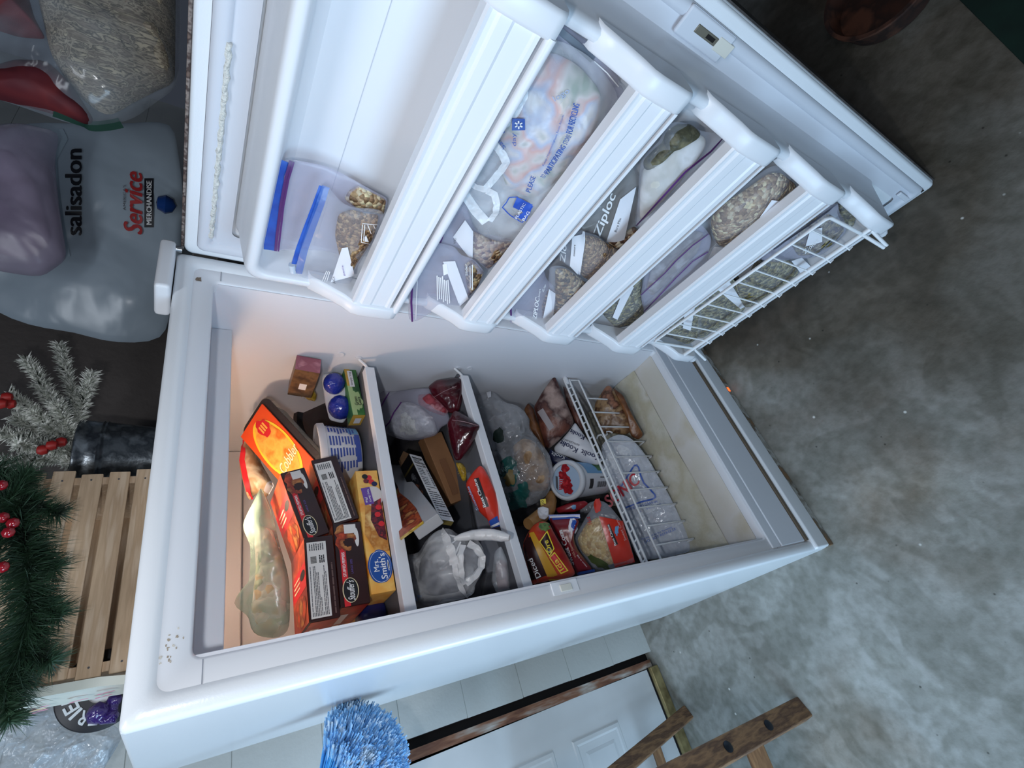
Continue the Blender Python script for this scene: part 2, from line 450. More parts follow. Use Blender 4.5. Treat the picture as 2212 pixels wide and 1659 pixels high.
# ================================================================== THE GARAGE
def concrete():
    m = bpy.data.materials.new('concrete'); m.use_nodes = True; n, l = nodes_of(m); b = n['Principled BSDF']
    b.inputs['Roughness'].default_value = 0.62; b.inputs['Specular IOR Level'].default_value = 0.35
    tc = n.new('ShaderNodeTexCoord')
    def nz(sc, det, dist=0.0):
        t = n.new('ShaderNodeTexNoise'); t.inputs['Scale'].default_value = sc; t.inputs['Detail'].default_value = det; t.inputs['Distortion'].default_value = dist
        l.new(tc.outputs['Object'], t.inputs['Vector']); return t
    def ramp(src, stops):
        r = n.new('ShaderNodeValToRGB'); r.color_ramp.elements[0].position, r.color_ramp.elements[1].position = stops[0][0], stops[-1][0]
        r.color_ramp.elements[0].color, r.color_ramp.elements[1].color = lin(stops[0][1]), lin(stops[-1][1])
        for p, c in stops[1:-1]: e = r.color_ramp.elements.new(p); e.color = lin(c)
        l.new(src, r.inputs[0]); return r.outputs[0]
    def mix(a, bb, f, mode='MULTIPLY'):
        x = n.new('ShaderNodeMixRGB'); x.blend_type = mode
        if isinstance(f, float): x.inputs[0].default_value = f
        else: l.new(f, x.inputs[0])
        l.new(a, x.inputs[1]); l.new(bb, x.inputs[2]); return x.outputs[0]
    base = ramp(nz(2.6, 6, 0.6).outputs['Fac'], [(0.3, '#8e8e88'), (0.46, '#9f9f99'), (0.58, '#adada8'), (0.72, '#bcbdb8')])
    patch_ = ramp(nz(5.5, 2, 1.4).outputs['Fac'], [(0.46, '#dededa'), (0.54, '#ffffff')])
    fine = ramp(nz(38, 5).outputs['Fac'], [(0.35, '#e2e2de'), (0.6, '#ffffff')])
    rust = ramp(nz(1.9, 4).outputs['Fac'], [(0.55, '#ffffff'), (0.68, '#cdbba8')])
    v = n.new('ShaderNodeTexVoronoi'); v.inputs['Scale'].default_value = 17; l.new(tc.outputs['Object'], v.inputs['Vector'])
    spots = ramp(v.outputs['Distance'], [(0.025, '#4a4540'), (0.06, '#ffffff')])
    v2 = n.new('ShaderNodeTexVoronoi'); v2.inputs['Scale'].default_value = 13; v2.inputs['Randomness'].default_value = 0.9
    l.new(tc.outputs['Object'], v2.inputs['Vector'])
    wf = ramp(v2.outputs['Distance'], [(0.03, '#ffffff'), (0.06, '#000000')])
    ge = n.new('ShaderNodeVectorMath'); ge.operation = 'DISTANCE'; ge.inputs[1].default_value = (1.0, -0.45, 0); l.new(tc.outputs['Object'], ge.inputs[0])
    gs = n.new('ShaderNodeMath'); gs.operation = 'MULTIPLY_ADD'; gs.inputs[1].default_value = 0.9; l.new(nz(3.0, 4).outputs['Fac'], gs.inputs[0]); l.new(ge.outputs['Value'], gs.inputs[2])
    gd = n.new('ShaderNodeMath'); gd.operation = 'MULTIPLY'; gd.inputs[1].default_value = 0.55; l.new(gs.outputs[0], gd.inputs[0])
    stain_shade = ramp(gd.outputs[0], [(0.36, '#5d4a38'), (0.56, '#8a7863'), (0.82, '#ffffff')])  # brown floor stain, with the shade beyond the open door painted in
    base = mix(base, stain_shade, 0.85)
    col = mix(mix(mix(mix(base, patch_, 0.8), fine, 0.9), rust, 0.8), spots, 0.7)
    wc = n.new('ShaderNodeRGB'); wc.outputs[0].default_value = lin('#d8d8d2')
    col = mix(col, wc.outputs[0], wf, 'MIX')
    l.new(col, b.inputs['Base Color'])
    bp = n.new('ShaderNodeBump'); bp.inputs['Strength'].default_value = 0.25; bp.inputs['Distance'].default_value = 0.01
    l.new(nz(30, 6).outputs['Fac'], bp.inputs['Height']); l.new(bp.outputs[0], b.inputs['Normal'])
    return m
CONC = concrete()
WALLP = mat('wall_paint', '#d9dcd8', 0.55, var=('#c6cac6',), vscale=2, bump=0.1, bscale=60)
WALLD = mat('wall_shade_panel', '#6b6460', 0.8, var=('#57514e',), vscale=3, bump=0.2, bscale=50)  # dark tone of the panel that stands in for the dim upper wall
WHITEP = mat('white_door_paint', '#e2e4e4', 0.4, var=('#d3d6d6',), vscale=4)
BROWNP = mat('peeling_wood', '#7d5644', 0.75, var=('#6b4534', '#8a6048', '#a89a8e', '#d0cdc8'), vscale=7, stretch=(6, 6, 1), vlo=0.3, vhi=0.72)
GAP = mat('dark_gap', '#120d0d', 0.9)
BRASS = mat('brass', '#b9a878', 0.38, 0.6, var=('#8d7d55',), vscale=30)

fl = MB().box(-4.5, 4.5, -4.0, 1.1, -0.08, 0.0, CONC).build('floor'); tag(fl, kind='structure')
# back wall of painted block, with joints cut between the blocks
mb = MB(); bz, bx = 0.203, 0.406
JOINT = mat('mortar_joint', '#ccd0cd', 0.7)
mb.box(-0.085, 2.9, 0.8525, 1.0, 0.0, 2.7, JOINT)
z, row = 0.0, 0
while z < 2.7:
    x = -0.09 - (bx / 2 if row % 2 else 0)
    while x < 2.9:
        a, b_ = max(x + 0.0012, -0.09), min(x + bx - 0.0012, 2.9)
        if b_ - a > 0.02: mb.box(a, b_, 0.85, 0.87, z + (0.0 if z == 0 else 0.0012), min(z + bz - 0.0012, 2.7), WALLP)
        x += bx
    z += bz; row += 1
wb = mb.build('wall_back'); tag(wb, kind='structure')
# jamb: dark open crack, then wood with peeling paint, then the door with its brass-edged foot
jb = MB().box(-0.135, -0.09, 0.885, 0.95, 0.0, 2.2, GAP)
jb.prism([(-0.136, 0.858, 0.015), (-0.112, 0.858, 0.015), (-0.118, 0.858, 2.15), (-0.158, 0.858, 2.15)], (0, 0.03, 0), BROWNP)
jo = jb.build('trim_1'); tag(jo, kind='structure')
wl = MB().box(-4.5, -1.05, 0.86, 1.0, 0.0, 2.7, WALLP).box(-1.05, -0.15, 0.86, 1.0, 2.16, 2.7, WALLP).build('wall_back_left'); tag(wl, kind='structure')
db = MB(); X0, X1 = -1.0, -0.14
db.box(X0, X1, 0.858, 0.90, 0.03, 2.12, WHITEP)
for (px0, px1) in ((-0.50, -0.266), (-0.88, -0.646)):
    for (z0, z1) in ((0.286, 0.455), (0.57, 1.20), (1.32, 1.90)):
        db.loft([[V(px0 - e, y, z0 - e), V(px1 + e, y, z0 - e), V(px1 + e, y, z1 + e), V(px0 - e, y, z1 + e)] for e, y in ((0.02, 0.858), (0.016, 0.8545), (0.006, 0.8545), (0.0, 0.8575), (-0.02, 0.8575), (-0.03, 0.8555))], WHITEP, False, cap1=True)
door1 = db.build('door_1'); tag(door1, kind='structure')
MB().box(X0, X1 + 0.004, 0.838, 0.856, 0.005, 0.045, BRASS, 0.003).box(X0, X1 + 0.004, 0.856, 0.862, 0.0, 0.05, GAP).build('brass_door_sweep', door1)

# ================================================================== THE FREEZER
ENAM = mat('white_enamel', '#e9ecef', 0.22, spec=0.6, bump=0.03, bscale=350)
PLAST = mat('white_plastic', '#e6e8ec', 0.33, spec=0.5)
PLAST2 = mat('white_plastic_matt', '#dfe2e8', 0.45)
LINER = mat('freezer_liner', '#dfe0e6', 0.42)
STAIN = mat('stained_liner', '#dcd8cf', 0.6, var=('#d8d3c6', '#dedad3', '#c9bfa5'), vscale=5, vdetail=6, vlo=0.3, vhi=0.72)
MOLD = mat('frosty_dirty_floor', '#c9c5b0', 0.7, var=('#d3cfbf', '#c6bfa6', '#dad6ca', '#a89c70'), vscale=7, vdetail=7, vlo=0.3, vhi=0.78, bump=0.4, bscale=45)
SEAM = mat('seam_grey', '#8b8f99', 0.6)  # grey of the joints between frame strips
GASK = mat('door_gasket', '#d4d7de', 0.5)
RUST = mat('rusty_edge', '#4a3a35', 0.8, var=('#8d8078', '#3a2a27', '#6d5a50'), vscale=60)
DIRTY = mat('dirty_kick_panel', '#8f897c', 0.7, var=('#b9b7b0', '#6f6658', '#8b6a4a'), vscale=22, vdetail=6)
WIRE = mat('white_wire', '#eceef0', 0.35)
STRIKE = mat('cream_insert', '#d8d6cc', 0.5)

fz = thing('upright_freezer', (FW / 2, FD / 2, 0), 'tall white upright freezer standing open on the concrete floor, packed with frozen food', 'freezer')
OX0, OX1, OZ0, OZ1 = 0.058, 0.702, 0.29, 1.535
DB = 0.655   # inner back
cb = MB()
cb.box(0, OX0 - 0.001, 0.012, FD, 0.03, FH, ENAM, 0.006).box(OX1 + 0.001, FW, 0.012, FD, 0.03, FH, ENAM, 0.006)
cb.box(0.004, FW - 0.004, 0.012, FD, OZ1 + 0.003, FH, ENAM, 0.006).box(0.004, FW - 0.004, DB + 0.003, FD, 0.03, FH - 0.004, ENAM)
cb.box(0.004, FW - 0.004, 0.012, FD, 0.0, OZ0 - 0.004, ENAM)
cab = cb.build('cabinet', fz)
fr = MB()   # face frame: raised rim, sunk inner strips, rounded opening
def rrect(x0, x1, z0, z1, y, r, n=5):
    P = []
    for cx_, cz_, a0 in ((x1 - r, z1 - r, 0), (x0 + r, z1 - r, 90), (x0 + r, z0 + r, 180), (x1 - r, z0 + r, 270)):
        for k in range(n + 1):
            a = math.radians(a0 + 90 * k / n); P.append(V(cx_ + r * math.cos(a), y, cz_ + r * math.sin(a)))
    return P
rim = 0.026
def ring(y, e, r): return rrect(e, FW - e, 0.03 + e, FH - e, y, r)
fr.loft([ring(0.016, 0.0, 0.008), ring(0.004, 0.001, 0.008), ring(0.0, 0.005, 0.008), ring(0.0, rim - 0.006, 0.014), ring(0.002, rim - 0.001, 0.014), ring(0.007, rim + 0.003, 0.014)], ENAM)
fr.loft([rrect(rim + 0.003, FW - rim - 0.003, 0.033 + rim, FH - rim - 0.003, 0.007, 0.014), rrect(OX0 - 0.004, OX1 + 0.004, OZ0 - 0.004, OZ1 + 0.004, 0.007, 0.014), rrect(OX0, OX1, OZ0, OZ1, 0.012, 0.012), rrect(OX0, OX1, OZ0, OZ1, 0.03, 0.012)], PLAST)
fr.box(rim + 0.003, OX0 - 0.003, 0.0062, 0.0072, 1.5235, 1.5247, SEAM).box(OX1 + 0.003, FW - rim - 0.003, 0.0062, 0.0072, 1.5235, 1.5247, SEAM)
fr.box(rim + 0.003, OX0 - 0.003, 0.0062, 0.0072, 0.262, 0.2632, SEAM)
# stains on the strips
st_dirt = mat('brown_stain', '#6b5a4a', 0.8, var=('#8d7d6c',), vscale=200)
SPOTM = mat('pale_rust_smear', '#b3a795', 0.8, var=('#8f8070', '#c4bdb0', '#cfcbc2'), vscale=150, vdetail=5)
rg = random.Random(4)
FF = Face(V(0, 0.0068, 0), (1, 0, 0), (0, 0, 1), 1, 1)
for k in range(16):
    x, z = 0.072 + rg.gauss(0, 0.012), 1.556 + rg.gauss(0, 0.007); ell(fr, FF, max(0.032, x), z, rg.uniform(.0006, .002), rg.uniform(.0006, .0018), SPOTM, 0.0004, 9, 0.6, k)
ell(fr, FF, 0.7, 1.559, 0.006, 0.005, st_dirt, 0.0006, 11, 0.7, 3)
fr.build('face_frame', fz)
fj = MB(); fj.box(0.036, 0.058, 0.0045, 0.0075, 0.945, 1.005, PLAST, 0.001).box(0.0395, 0.0515, 0.002, 0.0048, 0.962, 0.988, STRIKE, 0.001).build('latch_strike', fz)
# kick panel and its light
kp = MB(); kp.box(0.002, FW - 0.002, -0.004, 0.03, 0.0, 0.035, DIRTY, 0.003).box(0.002, FW - 0.002, -0.010, 0.02, 0.035, 0.105, ENAM, 0.006).box(0.03, FW - 0.03, -0.002, 0.02, 0.110, 0.122, mat('grimy_groove', '#6d5f4e', 0.8)).box(0.03, FW - 0.03, 0.001, 0.02, 0.125, 0.245, PLAST2, 0.003).box(0.03, FW - 0.03, 0.003, 0.02, 0.247, 0.2865, PLAST2, 0.003)
kick = kp.build('kick_panel', fz)
MB().box(0.545, 0.562, -0.0065, 0.0, 0.014, 0.024, mat('orange_pilot', '#ff7a3a', 0.4, emit='#ff6a2a', estr=1.6), 0.002).build('pilot_light', kick)
# liner
ln = MB()
def wallquad(P, mt, smooth=False): ln.add(P, [tuple(range(len(P)))], mt, smooth)
LX0, LX1 = 0.062, 0.700
ln.box(LX1, LX1 + 0.002, 0.012, 0.140, OZ0, OZ1 + 0.002, LINER).box(LX1 + 0.001, LX1 + 0.0045, 0.138, DB + 0.002, OZ0, OZ1 + 0.002, LINER)
ln.box(LX0 - 0.004, LX0, 0.012, DB + 0.002, OZ0, OZ1 + 0.002, LINER)
ln.box(LX0 - 0.004, LX1 + 0.004, 0.012, DB + 0.002, OZ1, OZ1 + 0.003, LINER)
ln.box(LX0 - 0.004, LX1 + 0.004, DB, DB + 0.003, OZ0, OZ1, LINER).box(LX0, LX1, 0.63, DB, 1.425, OZ1, LINER, 0.004)
for (y, z) in ((0.178, 1.262), (0.184, 0.905), (0.186, 1.218), (0.19, 0.94), (0.186, 0.552)):
    ln.lathe((LX1, y, z), (-1, 0, 0), [(0.008, -0.002), (0.0085, 0.0012), (0.006, 0.0016), (0.005, 0.0009), (0.0, 0.0009)], LINER, 16)
liner = ln.build('liner', fz)
MB().box(LX0, LX1, 0.0305, 0.114, OZ0 - 0.003, OZ0 + 0.0006, STAIN).build('floor_lip', fz, 'stained pale inner floor edge')
fl2 = MB(); N1, N2 = 30, 30; vs = []
for i in range(N1 + 1):
    for j in range(N2 + 1):
        x, y = LX0 + (LX1 - LX0) * i / N1, 0.112 + (DB - 0.112) * j / N2
        vs.append((x, y, OZ0 + 0.004 + 0.010 * min(1, j / 4) + 0.006 * noise.noise(Vector((x * 9, y * 9, 1)))))
fl2.add(vs, [(i * (N2 + 1) + j, (i + 1) * (N2 + 1) + j, (i + 1) * (N2 + 1) + j + 1, i * (N2 + 1) + j + 1) for i in range(N1) for j in range(N2)], MOLD, True)
fl2.build('inner_floor', fz, 'dirty frost-stained freezer floor')
MB().box(LX0, LX1, 0.132, 0.142, 1.494, 1.532, PLAST2, 0.003).box(LX0, LX1, 0.142, 0.20, 1.494, 1.498, PLAST2).build('light_cover', fz)
MB().lathe((0.36, 0.30, OZ1), (0, 0, -1), [(0.012, 0), (0.013, 0.008), (0.009, 0.009)], PLAST2, 16, cap1=True).build('lamp_socket', fz)
SHELFM = mat('shaded_shelf_metal', '#606166', 0.5)  # grey metal, darkened to stand in for shaded gaps of a wire shelf
# shelves with their front bars
for zt in (1.209, 0.945):
    s = MB(); s.box(0.07, 0.690, 0.200, DB - 0.004, zt - 0.012, zt - 0.004, SHELFM)
    sh = s.build('shelf', fz)
    MB().box(0.066, 0.668, 0.176, 0.200, zt - 0.024, zt, PLAST, 0.002).build('shelf_bar', sh)
    MB().tube([(0.664, 0.186, zt - 0.014), (0.680, 0.186, zt - 0.006), (0.698, 0.187, zt + 0.007)], 0.0035, WIRE).build('shelf_peg', sh)
# wire gate of the bottom compartment
gt = MB()
gt.tube([(0.064, 0.18, 0.573), (0.697, 0.186, 0.558)], 0.0035, WIRE).tube([(0.064, 0.18, 0.556), (0.692, 0.182, 0.541)], 0.0035, WIRE)
for k in range(24):
    x = 0.07 + k * 0.0265; gt.tube([(x, 0.18, 0.573 - (x - .06) * .0235), (x + 0.008, 0.181, 0.5565 - (x - .06) * .0235)], 0.0022, WIRE, 5)
gt.tube([(0.690, 0.184, 0.545), (0.690, 0.18, 0.501), (0.066, 0.18, 0.501)], 0.0032, WIRE)
gate = gt.build('wire_gate', fz)
for k in range(11):
    x = 0.619 - 0.054 * k
    if x < 0.07: break
    w = MB().tube([(x, 0.181, 0.504), (x, 0.18, 0.415), (x, 0.18, 0.333), (x, 0.183, 0.331), (x, 0.208, 0.331)], 0.0024, WIRE, 6)
    w.build('gate_wire', gate)
MB().lathe((0.689, 0.184, 0.552), (1, 0, 0), [(0.0, -0.016), (0.006, -0.014), (0.007, 0.0), (0.006, 0.012)], PLAST, 12).build('gate_clip', gate)

# ---- door
dr = MB(); S1 = 0.767
dr.dbox(-0.004, S1, -0.058, -0.004, 0.004, 1.588, ENAM, 0.012)
def drect(s0, s1, z0, z1, o, r, n=5):
    return [dw(q[0], o, q[2]) for q in rrect(s0, s1, z0, z1, 0, r, n)]
dr.loft([drect(0.0, S1 - 0.004, 0.008, 1.585, -0.005, 0.012), drect(0.002, S1 - 0.006, 0.010, 1.583, -0.001, 0.012), drect(0.006, S1 - 0.010, 0.014, 1.579, 0.0, 0.012), drect(0.018, S1 - 0.024, 0.028, 1.566, 0.0, 0.01)], ENAM)
door = dr.build('freezer_door', fz)
MB().dbox(-0.002, S1 - 0.01, -0.05, -0.0065, 1.586, 1.5905, RUST, 0.001).dbox(S1 - 0.001, S1 + 0.002, -0.05, -0.008, 0.02, 1.58, mat('dark_door_edge', '#2a2625', 0.7, var=('#4a4340',), vscale=40)).build('rusty_edge', door, 'rust-speckled metal edge')
gk = MB()
def gl(e, o): return drect(0.018 + e, S1 - 0.024 - e, 0.028 + e, 1.566 - e, o, 0.012)
gk.loft([gl(0.0, -0.004), gl(0.001, 0.004), gl(0.006, 0.008), gl(0.014, 0.009), gl(0.020, 0.006), gl(0.023, 0.001), gl(0.030, 0.001), gl(0.052, 0.003)], GASK)
for k in range(40):
    pass
gk.build('gasket', door)
SR = mat('yellowed_gasket', '#d9d8d0', 0.35, bump=0.8, bscale=120)
sg = MB()
sg.tube([dw(0.06 + 0.008 * k, 0.005, 1.5455 + 0.0008 * math.sin(k * 1.9)) for k in range(46)], [0.0042 + 0.0012 * math.sin(k * 2.3) * math.sin(k * 0.7) for k in range(46)], SR, 8)
sg.build('warped_gasket', door, 'crinkled swollen stretch of gasket')
# lock catch on the free side
lk = MB(); lk.dbox(0.700, 0.742, 0.006, 0.012, 0.875, 0.985, GASK, 0.004)
lk.dbox(0.716, 0.728, 0.011, 0.0135, 0.905, 0.955, mat('brown_metal', '#7b7466', 0.4, 0.5), 0.001).dbox(0.712, 0.732, 0.0105, 0.013, 0.868, 0.904, mat('cream_plastic', '#dcd8cb', 0.5), 0.001)
lk.dbox(0.719, 0.725, 0.013, 0.0145, 0.912, 0.930, GAP)
lk.build('door_latch', door)
MB().dbox(0.700, 0.712, 0.004, 0.010, 0.045, 0.10, PLAST2, 0.002).dbox(0.735, 0.742, 0.003, 0.006, 0.03, 0.037, GAP).build('corner_clip', door)
# liner of the door: a raised dyke round a dished panel, with a scoop for each shelf
dl = MB()
def dk(e, o, r): return drect(0.072 + e, 0.695 - e, 0.205 + e * 0.6, 1.510 - e, o, r)
dl.loft([dk(0.0, 0.001, 0.030), dk(0.004, 0.012, 0.030), dk(0.008, 0.05, 0.03), dk(0.014, 0.098, 0.028), dk(0.017, 0.108, 0.027), dk(0.022, 0.112, 0.025), dk(0.029, 0.112, 0.022), dk(0.034, 0.109, 0.02), dk(0.036, 0.102, 0.02), dk(0.044, 0.062, 0.02), dk(0.050, 0.050, 0.018), dk(0.062, 0.045, 0.014)], PLAST, cap1=True)
dl.box(0, 0.0001, 0, 0.0001, 0.2, 0.2001, PLAST)
for s_ in (0.36,): dl.dbox(0.135, 0.63, 0.0452, 0.0456, 1.384, 1.3850, mat('faint_seam', '#c3c7cf', .5))
dlo = dl.build('door_liner', door)
BINS = [(1.318, 1.236, 1), (1.083, 1.008, 0), (0.856, 0.772, 0), (0.612, 0.528, 0)]
def scoop(mb, s0, s1, zt, zb):
    """end bracket: rises from the dyke, rounds over the bar, and falls back under it"""
    prof = [(0.10, zt + 0.075), (0.112, zt + 0.070), (0.124, zt + 0.045), (0.142, zt + 0.012), (0.155, zt - 0.004), (0.158, zt - 0.02), (0.158, zb + 0.004), (0.154, zb - 0.008), (0.146, zb - 0.012), (0.10, zb - 0.013)]
    d = 0.006
    L = [[dw(s0 + e * (1 if s0 < 0.4 else 1), o - q, z) for o, z in prof] for e, q in ((0, 0.006), (0.002, 0.002), (0.006, 0), (s1 - s0 - 0.006, 0), (s1 - s0 - 0.002, 0.002), (s1 - s0, 0.006))]
    mb.loft(L, PLAST, True, True, True)
for i, (zt, zb, rod) in enumerate(BINS):
    b = MB()
    scoop(b, 0.084, 0.119, zt, zb); scoop(b, 0.650, 0.684, zt, zb)
    b.dbox(0.117, 0.652, 0.046, 0.150, zb - 0.012, zb - 0.006, PLAST)
    sh = b.build('door_shelf', door)
    r_ = MB()
    prof = [(0.140, zb), (0.150, zb), (0.1535, zb + 0.006), (0.1535, zb + 0.016), (0.1515, zb + 0.020), (0.1515, zb + (zt - zb) * 0.55), (0.1535, zb + (zt - zb) * 0.6), (0.1535, zt - 0.018), (0.1505, zt - 0.014), (0.1505, zt - 0.008), (0.152, zt - 0.003), (0.148, zt), (0.128, zt), (0.125, zt - 0.003), (0.128, zt - 0.008), (0.138, zt - 0.010)]
    if rod: zb2 = zb + 0.010; prof = [(o, max(z, zb2)) for o, z in prof]
    r_.loft([[dw(s_, o, z) for o, z in prof] for s_ in (0.116, 0.653)], PLAST, False, True, True)
    r_.build('shelf_rail', sh)
    if rod: MB().tube([dw(0.110, 0.150, zb - 0.004), dw(0.655, 0.150, zb - 0.004)], 0.0075, PLAST, 12).build('shelf_rod', sh)
# the lowest shelf is a tilt-out wire rack between two scoops
b = MB(); scoop(b, 0.088, 0.118, 0.36, 0.285); scoop(b, 0.650, 0.684, 0.36, 0.285)
b.dbox(0.117, 0.652, 0.046, 0.130, 0.262, 0.267, PLAST)
for s_ in (0.092, 0.66): b.tube([dw(s_, 0.10, 0.29), dw(s_, 0.128, 0.275), dw(s_ - 0.01, 0.133, 0.235)], [0.016, 0.018, 0.012], PLAST, 10)
sh = b.build('door_shelf', door)
rk = MB(); oR = 0.150
rk.tube([dw(0.152, oR, 0.322), dw(0.150, oR, 0.50), dw(0.160, oR, 0.505), dw(0.625, oR, 0.482), dw(0.632, oR, 0.475), dw(0.634, oR, 0.326)], 0.0042, WIRE)
rk.tube([dw(0.10, oR, 0.330), dw(0.665, oR, 0.325)], 0.0058, WIRE)
rk.tube([dw(0.148, oR, 0.32), dw(0.132, oR + 0.02, 0.26), dw(0.142, oR, 0.30)], 0.0042, WIRE)
rk.tube([dw(0.634, oR, 0.33), dw(0.642, oR + 0.03, 0.265), dw(0.648, oR + 0.028, 0.262), dw(0.650, oR, 0.315)], 0.0042, WIRE)
rack = rk.build('wire_rack', sh)
for k in range(10):
    s_ = 0.193 + k * 0.0445; zt = 0.503 - (s_ - 0.16) * 0.048
    w = MB().tube([dw(s_, oR, zt), dw(s_ + 0.002, oR + 0.001, 0.33), dw(s_ + 0.003, oR + 0.010, 0.315), dw(s_ + 0.010, oR + 0.006, 0.312)], 0.0021, WIRE, 6); w.build('rack_wire', rack)
# hinge cap on the cabinet's top corner
hc = MB().cuboid(V(0.640, -0.022, 1.597), (0.125, 0, 0), (0, 0.075, 0), (0, 0, 0.024), PLAST, 0.007, 3).build('hinge_cap', fz)
MB().tube([(0.752, -0.012, 1.588), (0.752, -0.012, 1.6)], 0.006, mat('steel', '#b0b2b4', 0.3, 0.9), 12).build('hinge_pin', fz)

# ================================================================== FOOD: helpers
def zf(ox, oy, s): return lambda *P: [(ox + P[i] / s, oy + P[i + 1] / s) for i in range(0, len(P), 2)]
z1 = zf(480, 730, 4.483); z2 = zf(480, 1000, 3.95); z3 = zf(780, 780, 5.184); z4 = zf(800, 980, 4.74)
z5 = zf(1000, 780, 4.916); z6 = zf(1050, 980, 4.74); z7 = zf(1200, 780, 3.568)
dA = zf(480, 300, 3.95); dB = zf(860, 380, 4.609); dC = zf(950, 60, 3.951); dD = zf(1100, 250, 3.686); dE = zf(1350, 350, 3.858)
INK = mat('black_ink', '#15151a', 0.5); WINK = mat('white_ink', '#f2f2f2', 0.5); GINK = mat('grey_ink', '#55555a', 0.6)
BINK = mat('blue_ink', '#2350b5', 0.5); RINK = mat('red_ink', '#d3212d', 0.5); YINK = mat('yellow_ink', '#f3dc3a', 0.5); NINK = mat('navy_ink', '#1b2350', 0.5)
PINKI = mat('pink_ink', '#d98aa0', 0.6)
ZFILM = film('clear_bag_film', '#dfe3ee', 0.17, 0.2, 0.6, 16)
ZFILM2 = film('clear_bag_film_lilac', '#cfcde0', 0.30, 0.25, 0.6, 14)
GFILM = film('grocery_film', '#eef2f6', 0.30, 0.25, 0.7, 16, 0.12)
GFILM2 = film('white_grocery_film', '#f4f3f3', 0.34, 0.25, 1.0, 15, 0.28)
CFILM = film('crinkled_clear_film', '#d8dadf', 0.26, 0.12, 1.0, 24, 0.12)
PURP = mat('purple_zipper', '#5d2f72', 0.4); BLUEZ = mat('blue_zipper_tape', '#1f4fae', 0.4, var=('#2b62c4',), vscale=40)
PAPER = mat('white_paper_label', '#e9e9ee', 0.7)
NUTS = chunky('mixed_nuts', ['#a88660', '#7c5a3a', '#c9b08a', '#5f432c', '#b99a70', '#d9c6a2'], 125)
NUTSD = chunky('dark_nuts', ['#7c5d3c', '#5a4128', '#9c8157', '#46331f', '#b59f78'], 140)
NUTSG = chunky('olive_nuts', ['#6f6434', '#584c24', '#8d8150', '#b0a57c', '#443b1e', '#97864a'], 150)
NUTSP = chunky('pale_nuts', ['#c0a582', '#a48563', '#d8c8a6', '#8e6e4e', '#e3d3a6', '#b4966e', '#7d5f40'], 145)
GRAN = chunky('brown_granola', ['#8b6a46', '#a5835a', '#6f5032', '#b9996e', '#7c5b3b'], 190)
def frame_of(px, n, P0): return hit(px, n, P0)
def centroid(out): return (sum(p[0] for p in out) / len(out), sum(p[1] for p in out) / len(out))
def base_of(B): return B.c - B.n * B.b
def zipbag(name, label, cat, out, n, P0, t=0.02, fillm=None, fill=None, ft=None, zips=(), labels=(), texts=(), fm=None, group=None, seed=0, amp=0.003, extra=None, blobs=(), b=0.008, lettering=WINK, freq=14.0, power=0.5, center=None):
    B = Bag(out, n, P0, t, b, amp, freq, seed, power=power, center=center)
    root = thing(name, base_of(B), label, cat, group)
    if fillm is not None:
        mb = MB(); fl_ = fill if fill is not None else out
        for k, fo in enumerate(fl_ if isinstance(fl_[0], list) else [fl_]):
            Bag(fo, n, P0, (ft if ft is not None else t - 0.005), b * 0.6, amp * 1.2, 22.0, seed + 5 + k).mesh(mb, fillm)
        mb.build('contents', root)
    mb = MB(); B.mesh(mb, fm or ZFILM); mb.build('bag_film', root)
    for k, (px, w, m_) in enumerate(zips):
        mb = MB(); B.band(mb, px, w, m_, 0.0022 + 0.0006 * k); mb.build('zipper', root)
    for q in labels:
        mb = MB(); B.quad(mb, q, PAPER, 0.0022); mb.build('paper_label', root)
    for tx in texts:
        body, a, bb, h = tx[:4]; m_ = tx[4] if len(tx) > 4 else lettering; sh = tx[5] if len(tx) > 5 else 0.0; bo = tx[6] if len(tx) > 6 else 0.0
        mb = MB(); B.text(mb, body, a, bb, h, m_, 0.0030, sh, bo); mb.build('lettering', root)
    if blobs:
        mb = MB()
        for k, (c_, rx, ry, m_) in enumerate(blobs): B.blob(mb, c_, rx, ry, m_, 0.0018 + 0.0003 * k, 0.5, seed + k)
        mb.build('printed_picture', root)
    if extra: extra(B, root)
    return root, B
def fbox(name, label, cat, tl, tr, bl, n, P0, depth, mt, bev=0.0012, group=None):
    F = face_px(tl, tr, bl, n, P0); root = thing(name, F.p(F.w / 2, 0, -depth / 2), label, cat, group)
    MB().cuboid(F.O, F.ex * F.w, F.ey * F.h, -F.n * depth, mt, bev, 1).build('carton', root)
    T = Face(F.p(0, F.h, 0), F.ex * F.w, -F.n * depth, F.w, depth, toward=F.p(F.w / 2, F.h + 1, 0))   # top
    L = Face(F.p(0, 0, -depth), F.n * depth, F.ey * F.h, depth, F.h, toward=F.p(-1, 0, 0))              # left end
    return root, F, T, L
N1 = (-0.25, -0.80, 0.50); N2 = (-0.28, -0.66, 0.70); N3 = (-0.30, -0.62, 0.72)

